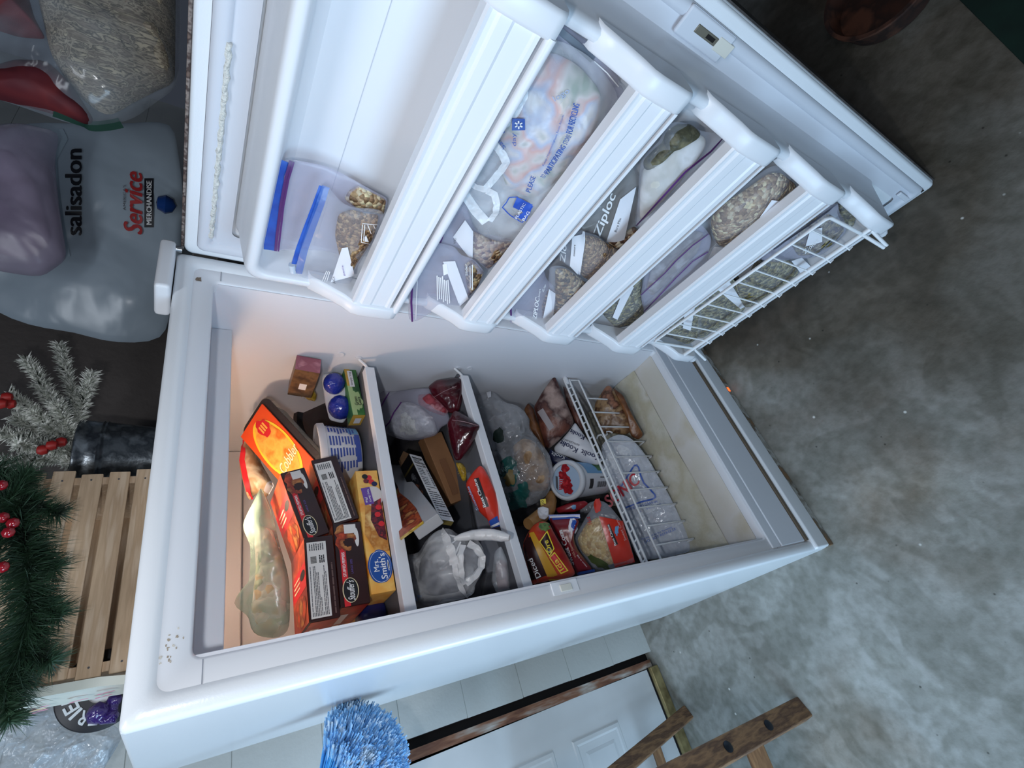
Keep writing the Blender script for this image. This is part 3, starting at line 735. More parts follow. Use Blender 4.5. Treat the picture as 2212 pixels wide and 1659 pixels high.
# ================================================================== TOP SHELF
# four stuffed-pepper cartons
DKB = mat('dark_brown_carton', '#3a1c1a', 0.35, var=('#2a1413',), vscale=12)
PEPP = mat('pepper_photo', '#b5391f', 0.35, var=('#d9542a', '#7a2716', '#c98a4a', '#551a12'), vscale=26, vdetail=5, vlo=0.3, vhi=0.7)
PEPT = mat('pepper_top_photo', '#b0321f', 0.35, var=('#8a2a1a', '#d65a34', '#5a2015'), vscale=14, vdetail=4, vlo=0.3, vhi=0.7)
REDB = mat('red_banner', '#d8272f', 0.4); CREAM = mat('cream_rule', '#e8d9b0', 0.5)
LABELW = mat('white_carton_label', '#e6e4e0', 0.5); PURI = mat('purple_ink', '#6d5aa8', 0.5)
def pepper_box(label, tl, tr, bl, y, face, n=None, depth=0.13):
    nn = n or (0, -1, 0); P0 = atY(tl, y)
    root, F, T, L = fbox('frozen_dinner_carton', label, 'carton', tl, tr, bl, nn, P0, depth, DKB, group='stuffed pepper cartons')
    mb = MB()
    rect(mb, T, 0.01, 0.01, 0.98, 0.98, PEPT); rect(mb, T, 0.42, 0.02, 0.3, 0.96, REDB, 0.0009)
    ell(mb, T, 0.22, 0.45, 0.17, 0.36, PEPP, 0.0012, 22, 0.2, 3); ell(mb, T, 0.60, 0.22, 0.055, 0.16, INK, 0.0014)
    for k in range(3): rect(mb, T, 0.50 + 0.06 * k, 0.42, 0.022, 0.4, CREAM, 0.0014)
    rect(mb, L, 0.02, 0.05, 0.96, 0.9, PEPT); rect(mb, L, 0.1, 0.5, 0.5, 0.3, LABELW, 0.0009)
    mb.build('top_picture', root)
    mb = MB()
    if face == 'front':
        rect(mb, F, 0.0, 0.66, 0.68, 0.20, REDB, 0.0007)
        ell(mb, F, 0.175, 0.62, 0.142, 0.27, CREAM, 0.0010); ell(mb, F, 0.175, 0.62, 0.135, 0.24, INK, 0.0013)
        text(mb, F, "Stouffer's", 0.065, 0.50, 0.22, 0.24, WINK, 0.0, 0.25, 0.0017, 0.004)
        text(mb, F, 'STUFFED PEPPERS', 0.335, 0.71, 0.29, 0.10, WINK, 0, 0, 0.0012, 0.003); text(mb, F, 'LARGE SIZE', 0.36, 0.47, 0.17, 0.07, PURI, 0, 0, 0.0012)
        ell(mb, F, 0.80, 0.62, 0.17, 0.34, PEPP, 0.0010, 26, 0.35, 5)
        ell(mb, F, 0.74, 0.52, 0.06, 0.2, mat('pepper_dark_print', '#2d0f0c', 0.4), 0.0013, 20, 0.4, 7); ell(mb, F, 0.80, 0.22, 0.12, 0.08, LABELW, 0.0008)  # dark patch printed in the pepper picture
        rect(mb, F, 0.855, 0.22, 0.115, 0.42, LABELW, 0.0014)
    else:
        rect(mb, F, 0.03, 0.28, 0.90, 0.66, LABELW, 0.0010)
        lines(mb, F, 0.05, 0.34, 0.58, 0.56, 11, GINK, 3, 0.5, 0.0013, 0.03, 0.1)
        lines(mb, F, 0.82, 0.36, 0.09, 0.52, 7, GINK, 5, 0.5, 0.0013, 0.2, 0.5); lines(mb, F, 0.66, 0.36, 0.10, 0.2, 3, INK, 6, 0.6, 0.0013, 0.2, 0.5)
        for k in range(14): rect(mb, F, 0.665 + 0.006 * k, 0.64, 0.003 if k % 3 else 0.0045, 0.2, INK, 0.0013)
        lines(mb, F, 0.05, 0.10, 0.6, 0.08, 1, mat('dim_print', '#6e5550', 0.5), 8, 0.6, 0.0010, 0.1, 0.2)
    mb.build('printed_side', root)
    return root
pepper_box('brown stuffed-pepper carton showing its front, lowest left beside the pie carton', (736, 1316), (719, 1134), (801, 1301), 0.208, 'front')
pepper_box('brown stuffed-pepper carton with white ingredients panel, upper left of the stack', (669, 1347), (657, 1163), (736, 1332), 0.203, 'panel')
pepper_box('brown stuffed-pepper carton with white ingredients panel, under the upper right carton', (670+49, 1132), (671, 991), (776, 1119), 0.210, 'panel')
pepper_box('brown stuffed-pepper carton showing its front, topmost right beside the cobbler', (657, 1163), (604, 1017), (712, 1150), 0.205, 'front')

# pie carton lying on the shelf
ORG = mat('pie_orange', '#f0a440', 0.4, var=('#f6c66a', '#e58a2c'), vscale=18)
CRUST = mat('pie_crust', '#dfa95a', 0.5, var=('#b9742c', '#f0cd88'), vscale=30, vdetail=5)
BERRY = mat('dark_berries', '#4a1522', 0.3, var=('#7d1c28', '#26121f', '#a02a30'), vscale=60)
PLATE = mat('printed_plate', '#d9d4d0', 0.5); ROYAL = mat('royal_blue', '#1d4f9e', 0.4); LAV = mat('lavender_label', '#6b47a0', 0.4)
root, F, T, L = fbox('pie_carton', 'yellow berry pie carton with round blue badge lying on the top shelf', 'carton', (802, 1282), (767, 1015), (856, 1275), (0, -1, 0), atY((830, 1150), 0.204), 0.20, ORG)
mb = MB(); patch(mb, F, [(0.30, 0.02), (0.78, 0.02), (0.72, 0.75), (0.45, 0.95), (0.30, 0.6)], CRUST, 0.0007)
patch(mb, F, [(0.38, 0.05), (0.74, 0.05), (0.70, 0.5), (0.56, 0.62), (0.42, 0.38)], BERRY, 0.0010); ell(mb, F, 0.76, 0.35, 0.09, 0.42, PLATE, 0.0009)
for k, (x, y, m_) in enumerate(((0.90, 0.58, BERRY), (0.93, 0.44, REDB), (0.89, 0.36, REDB), (0.87, 0.24, NINK), (0.94, 0.62, INK), (0.60, 0.3, REDB), (0.52, 0.2, REDB), (0.66, 0.22, REDB))): ell(mb, F, x, y, 0.022, 0.13, m_, 0.0013 + k * .0001)
mb.build('berry_picture', root)
mb = MB(); ell(mb, F, 0.19, 0.50, 0.125, 0.50, ROYAL, 0.0010, 40, 0.06, 2); ell(mb, F, 0.19, 0.50, 0.118, 0.44, WINK, 0.0012, 40); ell(mb, F, 0.19, 0.50, 0.115, 0.43, ROYAL, 0.0014, 40)
text(mb, F, 'Mrs.', 0.155, 0.56, 0.09, 0.22, WINK, 0, 0, 0.0017, 0.006); text(mb, F, "Smith's", 0.095, 0.27, 0.19, 0.26, WINK, 0, 0, 0.0017, 0.006)
rect(mb, F, 0.15, 0.155, 0.08, 0.035, WINK, 0.0017); rect(mb, F, 0.165, 0.135, 0.05, 0.075, WINK, 0.0017); mb.build('brand_badge', root)
mb = MB(); P = F.sub(0.695, 0.38, 0.15, 0.40, 0.12, 0.0012); rect(mb, P, 0, 0, 1, 1, LAV)
for s_, y in (('Very Berry', 0.18), ('Pie', 0.58)): text(mb, P, s_, 0.12, y, 0.76 if y < .5 else .3, 0.28, WINK, math.pi, 0.2, 0.0012, 0.004)
mb.build('flavour_label', root)

# cobbler tray in its bright sleeve, tilted towards the front
NC = unit((-0.22, -0.52, 0.82)); PC = atY((600, 945), 0.34)
F = quad_px((533, 936), (570, 855), (668, 1008), (628, 1092), y=0.335)
ORR = mat('hot_orange', '#f2622a', 0.35, var=('#ee4f22',), vscale=9); PEACH = mat('peach_photo', '#f39a35', 0.35, var=('#f7bb55', '#e5701f', '#f0a848'), vscale=20, vdetail=4, vlo=.3, vhi=.7)
BLKT = mat('black_tray', '#26272c', 0.3, spec=0.6, bump=0.25, bscale=40); TRAYF = film('tray_film', '#cfc4b0', 0.32, 0.12, 0.7, 30)
root = thing('cobbler_tray', F.p(F.w / 2, F.h / 2, -0.05), 'orange peach cobbler sleeve over a black tray, tilted on the top shelf', 'frozen dessert')
mb = MB(); mb.cuboid(F.O - F.n * 0.004, F.ex * F.w, F.ey * F.h, F.n * 0.004, ORR, 0.001, 1); sl = mb.build('sleeve', root)
mb = MB(); ell(mb, F, 0.52, 0.50, 0.43, 0.43, mat('yellow_rim', '#f3d23b', 0.4), 0.0008, 40); ell(mb, F, 0.52, 0.50, 0.375, 0.385, PEACH, 0.0012, 40, 0.05)
ell(mb, F, 0.62, 0.80, 0.19, 0.11, RINK, 0.0016, 22, 0.35, 4)
for k in range(3): rect(mb, F, 0.52 + 0.07 * k, 0.75, 0.045, 0.10, PEACH, 0.0020)
mb.build('cobbler_picture', sl)
mb = MB(); text(mb, F, 'Cobbler', 0.24, 0.25, 0.70, 0.12, mat('cream_ink', '#fbe9c0', 0.5), 0.12, 0.2, 0.0024, 0.006); mb.build('lettering', sl)
def tray_loop(e, z, sh=0.0):
    P = []
    for cx_, cy_, a0 in ((F.w - 0.02 - e, F.h - 0.02 - e, 0), (0.02 + e, F.h - 0.02 - e, 90), (0.02 + e, 0.02 + e, 180), (F.w - 0.02 - e, 0.02 + e, 270)):
        for k in range(6): a = math.radians(a0 + 18 * k); P.append(F.p(cx_ + 0.02 * math.cos(a) + sh, cy_ + 0.02 * math.sin(a) + sh * 0.3, z))
    return P
MB().loft([tray_loop(-0.006, -0.0045, 0.012), tray_loop(-0.006, -0.007, .012), tray_loop(0.002, -0.009, .012), tray_loop(0.012, -0.050, 0.012)], BLKT, True, True, True).build('tray', root)
MB().loft([tray_loop(-0.007, -0.003, 0.013), tray_loop(-0.008, -0.014, 0.013), tray_loop(-0.002, -0.024, 0.013)], TRAYF, True).build('film', root)

# black plate leaning behind the tub
A = atY((700, 905), 0.40); ax = unit((-0.45, -0.6, 0.65))
root = thing('round_pan', A, 'black round plastic pan behind the white tub', 'pan')
MB().lathe(A, ax, [(0.0, -0.012), (0.068, -0.012), (0.078, 0.0), (0.086, 0.001), (0.086, 0.004), (0.076, 0.004), (0.066, -0.008), (0, -0.008)], BLKT, 40).build('pan', root)

# white tub with blue nutrition print
TUBW = mat('white_tub', '#e8e9ee', 0.3); SKY = mat('sky_blue_print', '#6fa8d6', 0.4)
A = V(0.500, 0.318, 1.208); ax = unit((-0.03, 0.14, 1))
u_ = unit(np.cross(ax, (0, 0, 1))); 
def cyl_patch(mb, O, ax, r, h0, h1, a0, a1, mt, n=6, dr=0.0006, rf=None):
    """curved label on a tub: angles measured from the side facing the room, positive to the right"""
    fwd = np.array([0, -1.0, 0]) if rf is None else np.array(rf, float); fwd = unit(fwd - ax * (fwd @ ax)); rt = np.cross(fwd, ax); rt = -np.cross(ax, fwd) if False else rt
    vs = []
    for i in range(n + 1):
        a = math.radians(a0 + (a1 - a0) * i / n); d = fwd * math.cos(a) + rt * math.sin(a)
        for h in (h0, h1): vs.append(O + ax * h + d * (r(h) + dr))
    fs = [(2 * i, 2 * i + 2, 2 * i + 3, 2 * i + 1) for i in range(n)]
    P3 = [vs[k] for k in fs[0]]
    if np.cross(P3[1] - P3[0], P3[2] - P3[0]) @ (vs[0] - O - ax * h0) < 0: fs = [f[::-1] for f in fs]
    mb.add(vs, fs, mt, True)
root = thing('margarine_tub', A, 'white plastic tub with blue nutrition print on the top shelf', 'tub')
rt_ = lambda h: 0.066 + 0.016 * h / 0.082
MB().lathe(A, ax, [(0, 0), (0.062, 0), (0.066, 0.004), (0.082, 0.082), (0.0, 0.082)], TUBW, 48).build('tub_body', root)
MB().lathe(A, ax, [(0.083, 0.076), (0.0875, 0.077), (0.0875, 0.090), (0.085, 0.093), (0.079, 0.093), (0.077, 0.089), (0.0, 0.089)], mat('tub_lid', '#d2d5dc', 0.35), 48).build('lid', root)
mb = MB(); BP = mat('blue_fine_print', '#3d55a8', 0.5); rg = random.Random(2)
cyl_patch(mb, A, ax, rt_, 0.004, 0.026, -75, -20, SKY, 8)
for blk in range(5):
    a0 = -62 + blk * 24
    for j in range(9):
        h = 0.071 - j * 0.0068; cyl_patch(mb, A, ax, rt_, h - 0.0036, h, a0 + rg.uniform(0, 2), a0 + rg.uniform(14, 21), BP, 3, 0.0010)
cyl_patch(mb, A, ax, rt_, 0.003, 0.014, -18, 40, BP, 6, 0.001)
mb.build('printed_label', root)

# twin pack with blue domed lids
ND = unit((-0.50, -0.75, 0.42)); PD = atY((722, 852), 0.262)
root = thing('pudding_twin_pack', hit((722, 852), ND, PD), 'white twin pack with two shiny blue domed tops near the right wall', 'package')
BLUEP = mat('shiny_blue_plastic', '#1f319c', 0.18, spec=0.8, bump=0.5, bscale=50)
B = Bag([(694, 808), (722, 806), (748, 838), (756, 890), (742, 915), (712, 908), (702, 868)], ND, PD - ND * 0.012, 0.010, 0.02, 0.0006, seed=3, power=0.3); mb = MB(); B.mesh(mb, TUBW); mb.build('tray', root)
for c_, q in (((722, 829), 24), ((735, 880), 27)):
    out = [(c_[0] + q * math.cos(a) * 0.98, c_[1] + q * math.sin(a)) for a in [k * math.pi / 8 for k in range(16)]]
    mb = MB(); Bag(out, ND, PD, 0.030, 0.002, 0.0012, 60, int(q), rings=8).mesh(mb, BLUEP); mb.build('domed_top', root)
# green vegetable carton
GG = mat('green_carton', '#2f6a3a', 0.4, var=('#4c8a48', '#24532f'), vscale=14); GGY = mat('gold_carton', '#d6b04a', 0.4, var=('#c2963a',), vscale=20); LEAF = mat('pale_green', '#a8c48a', 0.5)
root, F, T, L = fbox('vegetable_carton', 'green and gold vegetable carton lying at the right end of the top shelf', 'carton', (763, 898), (743, 799), (790, 896), (0, -1, 0), atY((765, 850), 0.232), 0.045, GG)
mb = MB(); rect(mb, F, 0.60, 0.55, 0.4, 0.45, GGY); rect(mb, F, 0.0, 0.62, 0.62, 0.38, LEAF, 0.0008); ell(mb, F, 0.30, 0.45, 0.20, 0.42, LEAF, 0.0009, 24, 0.3)
rect(mb, L, 0, 0, 1, 1, GGY); rect(mb, L, 0.2, 0.2, 0.5, 0.5, PAPER, 0.0009); rect(mb, F, 0.6, 0.40, 0.36, 0.40, PAPER, 0.0012); mb.build('carton_print', root)
mb = MB(); text(mb, F, 'Green', 0.20, 0.42, 0.18, 0.28, INK, 0, 0.1, 0.0016, 0.006); text(mb, F, 'Giant', 0.20, 0.16, 0.18, 0.26, INK, 0, 0.1, 0.0016, 0.006); text(mb, F, 'Simply Veg', 0.63, 0.48, 0.30, 0.22, INK, 0, 0, 0.0018); mb.build('lettering', root)
# pink-ended box against the right wall
root, F, T, L = fbox('chocolate_box', 'small box with crinkled pink foil end beside the right wall', 'box', (637, 798), (641, 768), (691, 807), (0, -1, 0), atY((665, 787), 0.196), 0.10, mat('brown_photo_box', '#4a3326', 0.4, var=('#7a5a3c', '#2d211b'), vscale=30))
mb = MB(); rect(mb, F, 0, 0, 1, 1, mat('pink_foil', '#b5707e', 0.3, var=('#a25f70', '#c98a95'), vscale=40))
for q in ([(0, 0), (.5, .5), (0, 1)], [(1, 0), (1, 1), (.5, .5)]): patch(mb, F, q, mat('pink_foil_fold', '#a45e6e', 0.3), 0.0008)
mb.build('foil_end', root); mb = MB(); rect(mb, L, 0.3, 0.35, 0.22, 0.3, PAPER, 0.0008); mb.build('sticker', root)
# yellow crimped pack
YEL = mat('yellow_wrapper', '#d9b53a', 0.35, var=('#c29a2a', '#ecd069'), vscale=60, bump=0.6, bscale=70)
def starpack(name, label, out, n, P0, t):
    B = Bag(out, n, P0, t, 0.01, 0.004, 45, 3); root = thing(name, B.c, label, 'package'); mb = MB(); B.mesh(mb, YEL); mb.build('wrapper', root)
    c = centroid(out); mb = MB()
    for k in range(14):
        a = 2 * math.pi * k / 14; r = 0.75 * min(abs(out[0][0] - c[0]) + 1, 20); B.band(mb, [(c[0] + 2 * math.cos(a), c[1] + 2 * math.sin(a)), (c[0] + r * math.cos(a), c[1] + r * math.sin(a))], 0.0016, mat('yellow_crimp', '#a8842a', 0.4), 0.0012)
    mb.build('crimps', root)
starpack('yellow_package', 'yellow crimped wrapper between the cobbler tray and pink box', z1(690, 455, 800, 445, 880, 480, 915, 550, 900, 615, 830, 600, 760, 540, 700, 500), N1, atY((660, 850), 0.33), 0.02)
# frosted bags above the cartons
CREAMB = mat('cream_printed_film', '#cdb894', 0.35, var=('#b89a70', '#d8c8aa', '#a9805c'), vscale=16, bump=0.5, bscale=30)
def stripe(B, root):
    mb = MB(); B.band(mb, z1(225, 985, 195, 1180, 225, 1340, 275, 1560), 0.012, RINK); mb.build('red_stripe', root)
    mb = MB(); B.quad(mb, z1(400, 1480, 440, 1370, 490, 1440, 440, 1520), PAPER); mb.build('white_patch', root)
root, B = zipbag('frozen_food_bag', 'cream printed bag with red stripe tucked behind the cobbler sleeve', 'bag', z1(245, 960, 190, 1130, 180, 1230, 215, 1400, 270, 1590, 340, 1490, 420, 1560, 500, 1430, 440, 1320, 380, 1220, 330, 1070), N1, atY((545, 1025), 0.44), 0.03, fm=CREAMB, extra=stripe, seed=4, amp=0.006)
GREENF = film('sage_green_film', '#86a596', 0.55, 0.25, 0.7, 14, 0.25); RICE = chunky('rice_vegetables', ['#f0ecdf', '#e6e1cf', '#f5f2e6', '#e8c99a', '#c3cfae', '#f2efe4', '#eeeadb'], 75, bump=0.5)
zipbag('vegetable_bag', 'translucent sage green bag of rice and vegetables on top of the pepper cartons', 'bag', z2(330, 185, 290, 290, 205, 440, 165, 560, 240, 640, 245, 800, 230, 1050, 150, 1110, 75, 1205, 165, 1265, 245, 1320, 235, 1420, 300, 1480, 480, 1500, 572, 1440, 580, 1200, 572, 1010, 545, 880, 490, 700, 440, 470, 410, 370), unit((-0.3, -0.85, 0.35)), atY((570, 1220), 0.335), 0.022, RICE, z2(300, 540, 275, 640, 290, 900, 270, 1060, 250, 1250, 300, 1400, 480, 1450, 550, 1300, 545, 1010, 520, 880, 470, 700, 420, 560), 0.012, fm=GREENF, seed=9, amp=0.007)
# dark can lying under the cartons
root = thing("dark_blue_can", (0.125, 0.30, 1.209), 'dark blue round tin in shadow under the pepper cartons', 'tin')
MB().lathe((0.125, 0.30, 1.209), (0, 0, 1), [(0, 0), (0.027, 0), (0.028, 0.002), (0.028, 0.044), (0.026, 0.046), (0, 0.046)], mat('navy_tin', '#1a2260', 0.3), 32).build('tin', root)


# ================================================================== MIDDLE SHELF
# bag of white frozen pieces
FROST = mat('frosted_white_food', '#d9dadb', 0.55, var=('#c2c4c6', '#e9eaec', '#b4b4b2'), vscale=22, vdetail=5, bump=0.6, bscale=50)
REDF = mat('frosted_red_food', '#a8404a', 0.45, var=('#7d1f2c', '#c98a92', '#d9b8ba'), vscale=26, vdetail=4)
def red_lump(B, root):
    mb = MB(); Bag(z3(640, 380, 780, 360, 900, 470, 985, 560, 930, 620, 760, 560, 640, 480), B.n, B.P0, 0.026, 0.002, 0.004, 40, 2, lift=0.004).mesh(mb, REDF); mb.build('red_contents', root)
zipbag('freezer_bag', 'clear zip bag of frosted white food with a purple zipper on the middle shelf', 'bag', z3(225, 285, 345, 345, 480, 330, 600, 312, 790, 300, 805, 395, 950, 520, 1010, 690, 880, 745, 860, 830, 640, 890, 500, 890, 350, 850, 245, 790, 200, 640, 165, 420), N2, atY(z3(560, 620)[0], 0.315), 0.040, FROST, z3(440, 470, 560, 460, 720, 540, 830, 680, 860, 800, 660, 870, 480, 870, 320, 820, 300, 680, 380, 560), 0.038, zips=((z3(318, 350, 260, 450, 195, 570), 0.004, PURP), (z3(455, 462, 370, 580, 320, 690, 240, 770), 0.004, PURP)), fm=ZFILM2, seed=11, amp=0.006, extra=red_lump)
# two dark red vacuum pouches
MAROON = mat('maroon_pouch', '#3d0c18', 0.18, spec=0.8, bump=0.5, bscale=22, var=('#52101c', '#2a0810'), vscale=9)
def seam(B, root, px):
    mb = MB(); B.band(mb, px, 0.0018, mat('pouch_seam', '#8a6a70', 0.4), 0.001); mb.build('seam', root)
def solidbag(name, label, out, n, P0, t, m_, cat='package', seed=0, amp=0.004, freq=18.0, extra=None, group=None, b=0.01, power=0.5, texts=(), blobs=(), lettering=WINK, quads=()):
    B = Bag(out, n, P0, t, b, amp, freq, seed, power=power); root = thing(name, base_of(B), label, cat, group)
    mb = MB(); B.mesh(mb, m_); mb.build('wrapper', root)
    if quads:
        mb = MB()
        for k, q in enumerate(quads): B.quad(mb, q[0], q[1], 0.0012 + 0.0004 * k)
        mb.build('printed_band', root)
    if blobs:
        mb = MB()
        for k, (c_, rx, ry, m2) in enumerate(blobs): B.blob(mb, c_, rx, ry, m2, 0.0016 + 0.0004 * k, 0.4, seed + k)
        mb.build('printed_picture', root)
    for tx in texts:
        body, a, bb, h = tx[:4]; m2 = tx[4] if len(tx) > 4 else lettering
        mb = MB(); B.text(mb, body, a, bb, h, m2, 0.0036, tx[5] if len(tx) > 5 else 0, tx[6] if len(tx) > 6 else 0); mb.build('lettering', root)
    if extra: extra(B, root)
    return root, B
G_ = 'dark red vacuum pouches'
solidbag('vacuum_pouch', 'glossy dark red vacuum pouch, upper one against the right wall', z3(750, 290, 840, 215, 960, 205, 1060, 185, 1155, 200, 1152, 330, 1130, 450, 1095, 570, 1000, 590, 930, 530, 800, 400), N2, atY(z3(1000, 380)[0], 0.225), 0.022, MAROON, seed=3, group=G_, extra=lambda B, r: seam(B, r, z3(800, 415, 930, 340, 1070, 280)))
solidbag('vacuum_pouch', 'glossy dark red vacuum pouch, lower one leaning over the shelf bar', z3(1050, 545, 1200, 630, 1335, 725, 1290, 830, 1230, 950, 1110, 1115, 1050, 1110, 1000, 900, 960, 700), N2, atY(z3(1130, 800)[0], 0.205), 0.018, MAROON, seed=8, group=G_, extra=lambda B, r: seam(B, r, z3(1020, 660, 1160, 680, 1320, 725)))
# open black carton with nutrition panel
BLK = mat('black_carton', '#17161a', 0.35, spec=0.5); KRAFT = mat('brown_card', '#7d5d42', 0.7); GOLD = mat('gold_band', '#9c8a4a', 0.35, 0.3)
GREYC = mat('grey_card_inside', '#a9a8a6', 0.7); PECAN = mat('pecan_picture', '#6b3a28', 0.4, var=('#8d5236', '#4a2418'), vscale=90)
A = atY((951, 1122), 0.225); Bf = atY((884, 981), 0.325); e1 = unit(Bf - A)
e2 = V(0, 0.30, -0.95); e2 = unit(e2 - e1 * (e2 @ e1)); e3 = np.cross(e1, e2); e3 = e3 if e3[1] > 0 else -e3
def fit_len(A, d, p):
    r = unit(ray(*p)); w = A - CAM; b = r @ d; return ((b * (r @ w)) - (d @ w)) / (1 - b * b)
L1 = np.linalg.norm(Bf - A); hW = fit_len(A, e2, (983, 1110)); hB = fit_len(A, e3, (926, 1153))
hW = min(max(hW, 0.02), 0.07); hB = min(max(hB, 0.025), 0.09)
root = thing('chocolate_carton', A + e1 * L1 / 2 + e3 * hB / 2 + e2 * hW / 2, 'open black and gold carton with white nutrition panel lying across the middle shelf', 'carton')
mb = MB(); t_ = 0.0012
def panel(mb, O, a, b, n, mt, mt2): mb.cuboid(O, a, b, n * t_, mt); mb.cuboid(O - n * t_ * 0.6, a, b, n * t_ * 0.5, mt2)
c3, c2 = e3 * hB, e2 * hW
panel(mb, A, e1 * L1, c2, -e3, WINK, GREYC); panel(mb, A, e1 * L1, c3, -e2, BLK, GREYC)
panel(mb, A + c2, e1 * L1, c3, e2, BLK, GREYC); panel(mb, A + c3, e1 * L1, c2, e3, BLK, GREYC)
mb.cuboid(A, c2, c3, e1 * t_, BLK)
mb.build('carton', root)
mb = MB(); q = A + e1 * L1
mb.prism([q + c3, q + c3 + c2 * 0.95, q + c3 + c2 * 0.8 + e1 * 0.028, q + c3 + c2 * 0.1 + e1 * 0.034], e3 * 0.001, KRAFT); mb.build('end_flap', root)
mb = MB(); mb.prism([q, q + c3 * 0.95, q + c3 * 0.7 + e1 * 0.02 - e2 * 0.004, q + c3 * 0.2 + e1 * 0.024 - e2 * 0.004], -e2 * 0.001, KRAFT); mb.build('end_flap', root)
FWt = Face(A + c2 - e1 * 0, e1 * L1, -c2, toward=A + e1 * L1 / 2 - e3 * 2 - V(0, 3, 0)); FWt = Face(A + c2, e1 * L1, -c2)
FWt.n = -e3 if False else FWt.n
# which of the two long faces looks at the room
def facing(O, a, b, out): f = Face(O, a, b); f.n = unit(out); return f
F1 = facing(A + c2, e1 * L1, -c2, -e3)      # white panel
F2 = facing(A, e1 * L1, c3, -e2)            # black panel
mb = MB(); rect(mb, F1, 0.02, 0.04, 0.96, 0.92, WINK, 0.0016)
P = F1
def vt(s_, x, y, w, h, m_=INK, b=0.0): text(mb, P, s_, x, y, w, h, m_, -math.pi / 2 * 0, 0, 0.0022, b)
RT = Face(F1.p(F1.w, 0, 0), F1.ey * F1.h, -F1.ex * F1.w, F1.h, F1.w); RT = facing(F1.p(F1.w, F1.h, 0), -F1.ey * F1.h, -F1.ex * F1.w, -e3); RT = facing(F1.p(0, 0, 0) + F1.ex * 0, F1.ex, F1.ey, -e3)
NF = facing(F1.p(0, F1.h, 0), -F1.ey * F1.h, F1.ex * F1.w, -e3)   # portrait: x across the panel, y towards its open end
for s_, x, y, w, h, bo in (('Nutrition Facts', 0.08, 0.925, 0.82, 0.035, 0.006), ('Calories', 0.08, 0.79, 0.46, 0.028, 0.006), ('500', 0.62, 0.79, 0.28, 0.04, 0.008)): text(mb, NF, s_, x, y, w, h, INK, 0, 0, 0.0022, bo)
rect(mb, NF, 0.08, 0.845, 0.84, 0.012, INK, 0.0020); rect(mb, NF, 0.08, 0.46, 0.84, 0.008, INK, 0.0020)
lines(mb, NF, 0.08, 0.86, 0.8, 0.06, 3, GINK, 1, .5, 0.002, .2, .5); lines(mb, NF, 0.08, 0.49, 0.5, 0.28, 10, GINK, 2, .4, 0.002, .3, .9); lines(mb, NF, 0.80, 0.49, 0.14, 0.28, 10, GINK, 4, .5, 0.002, .8, 1)
lines(mb, NF, 0.08, 0.04, 0.85, 0.40, 12, GINK, 3, .4, 0.002, .15, .4)
mb.build('nutrition_panel', root)
mb = MB(); BF = facing(F2.p(0, 0, 0), F2.ey * F2.h, F2.ex * F2.w, -e2) if False else facing(A, c3, e1 * L1, -e2)
FB2 = facing(A, e1 * L1, c3, -e2)
for k, (x, y) in enumerate(((.52, .35), (.46, .45), (.50, .52), (.44, .33), (.40, .42), (.55, .45))): ell(mb, FB2, x, y, 0.045, 0.12, PECAN, 0.0012 + k * 0.0002, 14, 0.3, k)
rect(mb, FB2, 0.82, 0.02, 0.03, 0.96, GOLD, 0.0012)
ell(mb, FB2, 0.70, 0.4, 0.05, 0.14, mat('silver_emblem', '#b9bcc4', 0.4), 0.0012, 16, 0.8, 5); text(mb, FB2, 'ROYAL', 0.58, 0.2, 0.12, 0.10, GINK, 0, 0, 0.0014); text(mb, FB2, 'CHOCOLATE', 0.14, 0.3, 0.22, 0.14, GINK, 0, 0, 0.0014); text(mb, FB2, 'PECANS', 0.14, 0.52, 0.16, 0.12, GINK, 0, 0, 0.0014)
EF = facing(A, c2, c3, -e1); rect(mb, EF, 0, 0.0, 1, 0.25, GOLD, 0.001)
mb.build('printed_side', root)
# brown kraft box
root = None
F = quad_px(*z3(665, 845, 878, 805, 1240, 1520, 1030, 1582), y=0.335)
root = thing('kraft_box', F.p(F.w / 2, F.h / 2, -0.02), 'plain brown cardboard box lying beside the black carton', 'box')
KR2 = mat('kraft_cardboard', '#a87850', 0.65, var=('#966a46',), vscale=14)
MB().cuboid(F.O, F.ex * F.w, F.ey * F.h, -F.n * 0.040, KR2, 0.002, 2).build('carton', root)
mb = MB(); mb.prism([F.u(0.25, 0.10, 0), F.u(0.55, 0.10, 0), F.u(0.62, 0.2, 0), F.u(0.62, 0.62, 0), F.u(0.3, 0.62, 0)], F.n * 0.0016, mat('kraft_fold', '#8a5f40', 0.7)); mb.build('embossed_panel', root)
# red steam-in-bag vegetables
REDBAG = mat('glossy_red_bag', '#d03524', 0.28, spec=0.6, bump=0.35, bscale=16); BLUEB = mat('glossy_blue_film', '#2a56b0', 0.3)
def bluefoot(B, root):
    mb = MB(); B.quad(mb, z4(1215, 690, 1300, 635, 1335, 740, 1240, 770), BLUEB); B.quad(mb, z4(1225, 745, 1320, 700, 1325, 725, 1235, 765), WINK, 0.0022); mb.build('blue_end', root)
P_ = z4(1062, 255, 1110, 245, 1215, 540, 1165, 555)
solidbag('steam_vegetable_bag', 'bright red steamable vegetable bag standing on the middle shelf', z4(1125, 110, 1165, 150, 1210, 230, 1285, 400, 1320, 560, 1325, 640, 1335, 745, 1235, 775, 1215, 690, 1120, 600, 1040, 480, 980, 330, 975, 300, 1050, 190), N2, atY(z4(1150, 420)[0], 0.198), 0.018, REDBAG, cat='bag', seed=5, quads=((P_, INK),),
         texts=(('Best Choice', z4(1190, 540)[0], z4(1085, 258)[0], 6.5, WINK, 0, 0.006), ('Steamables', z4(1115, 575)[0], z4(1015, 335)[0], 5.5, mat('pale_blue_ink', '#b7c8ef', 0.5), 0.2, 0.006)), extra=bluefoot)
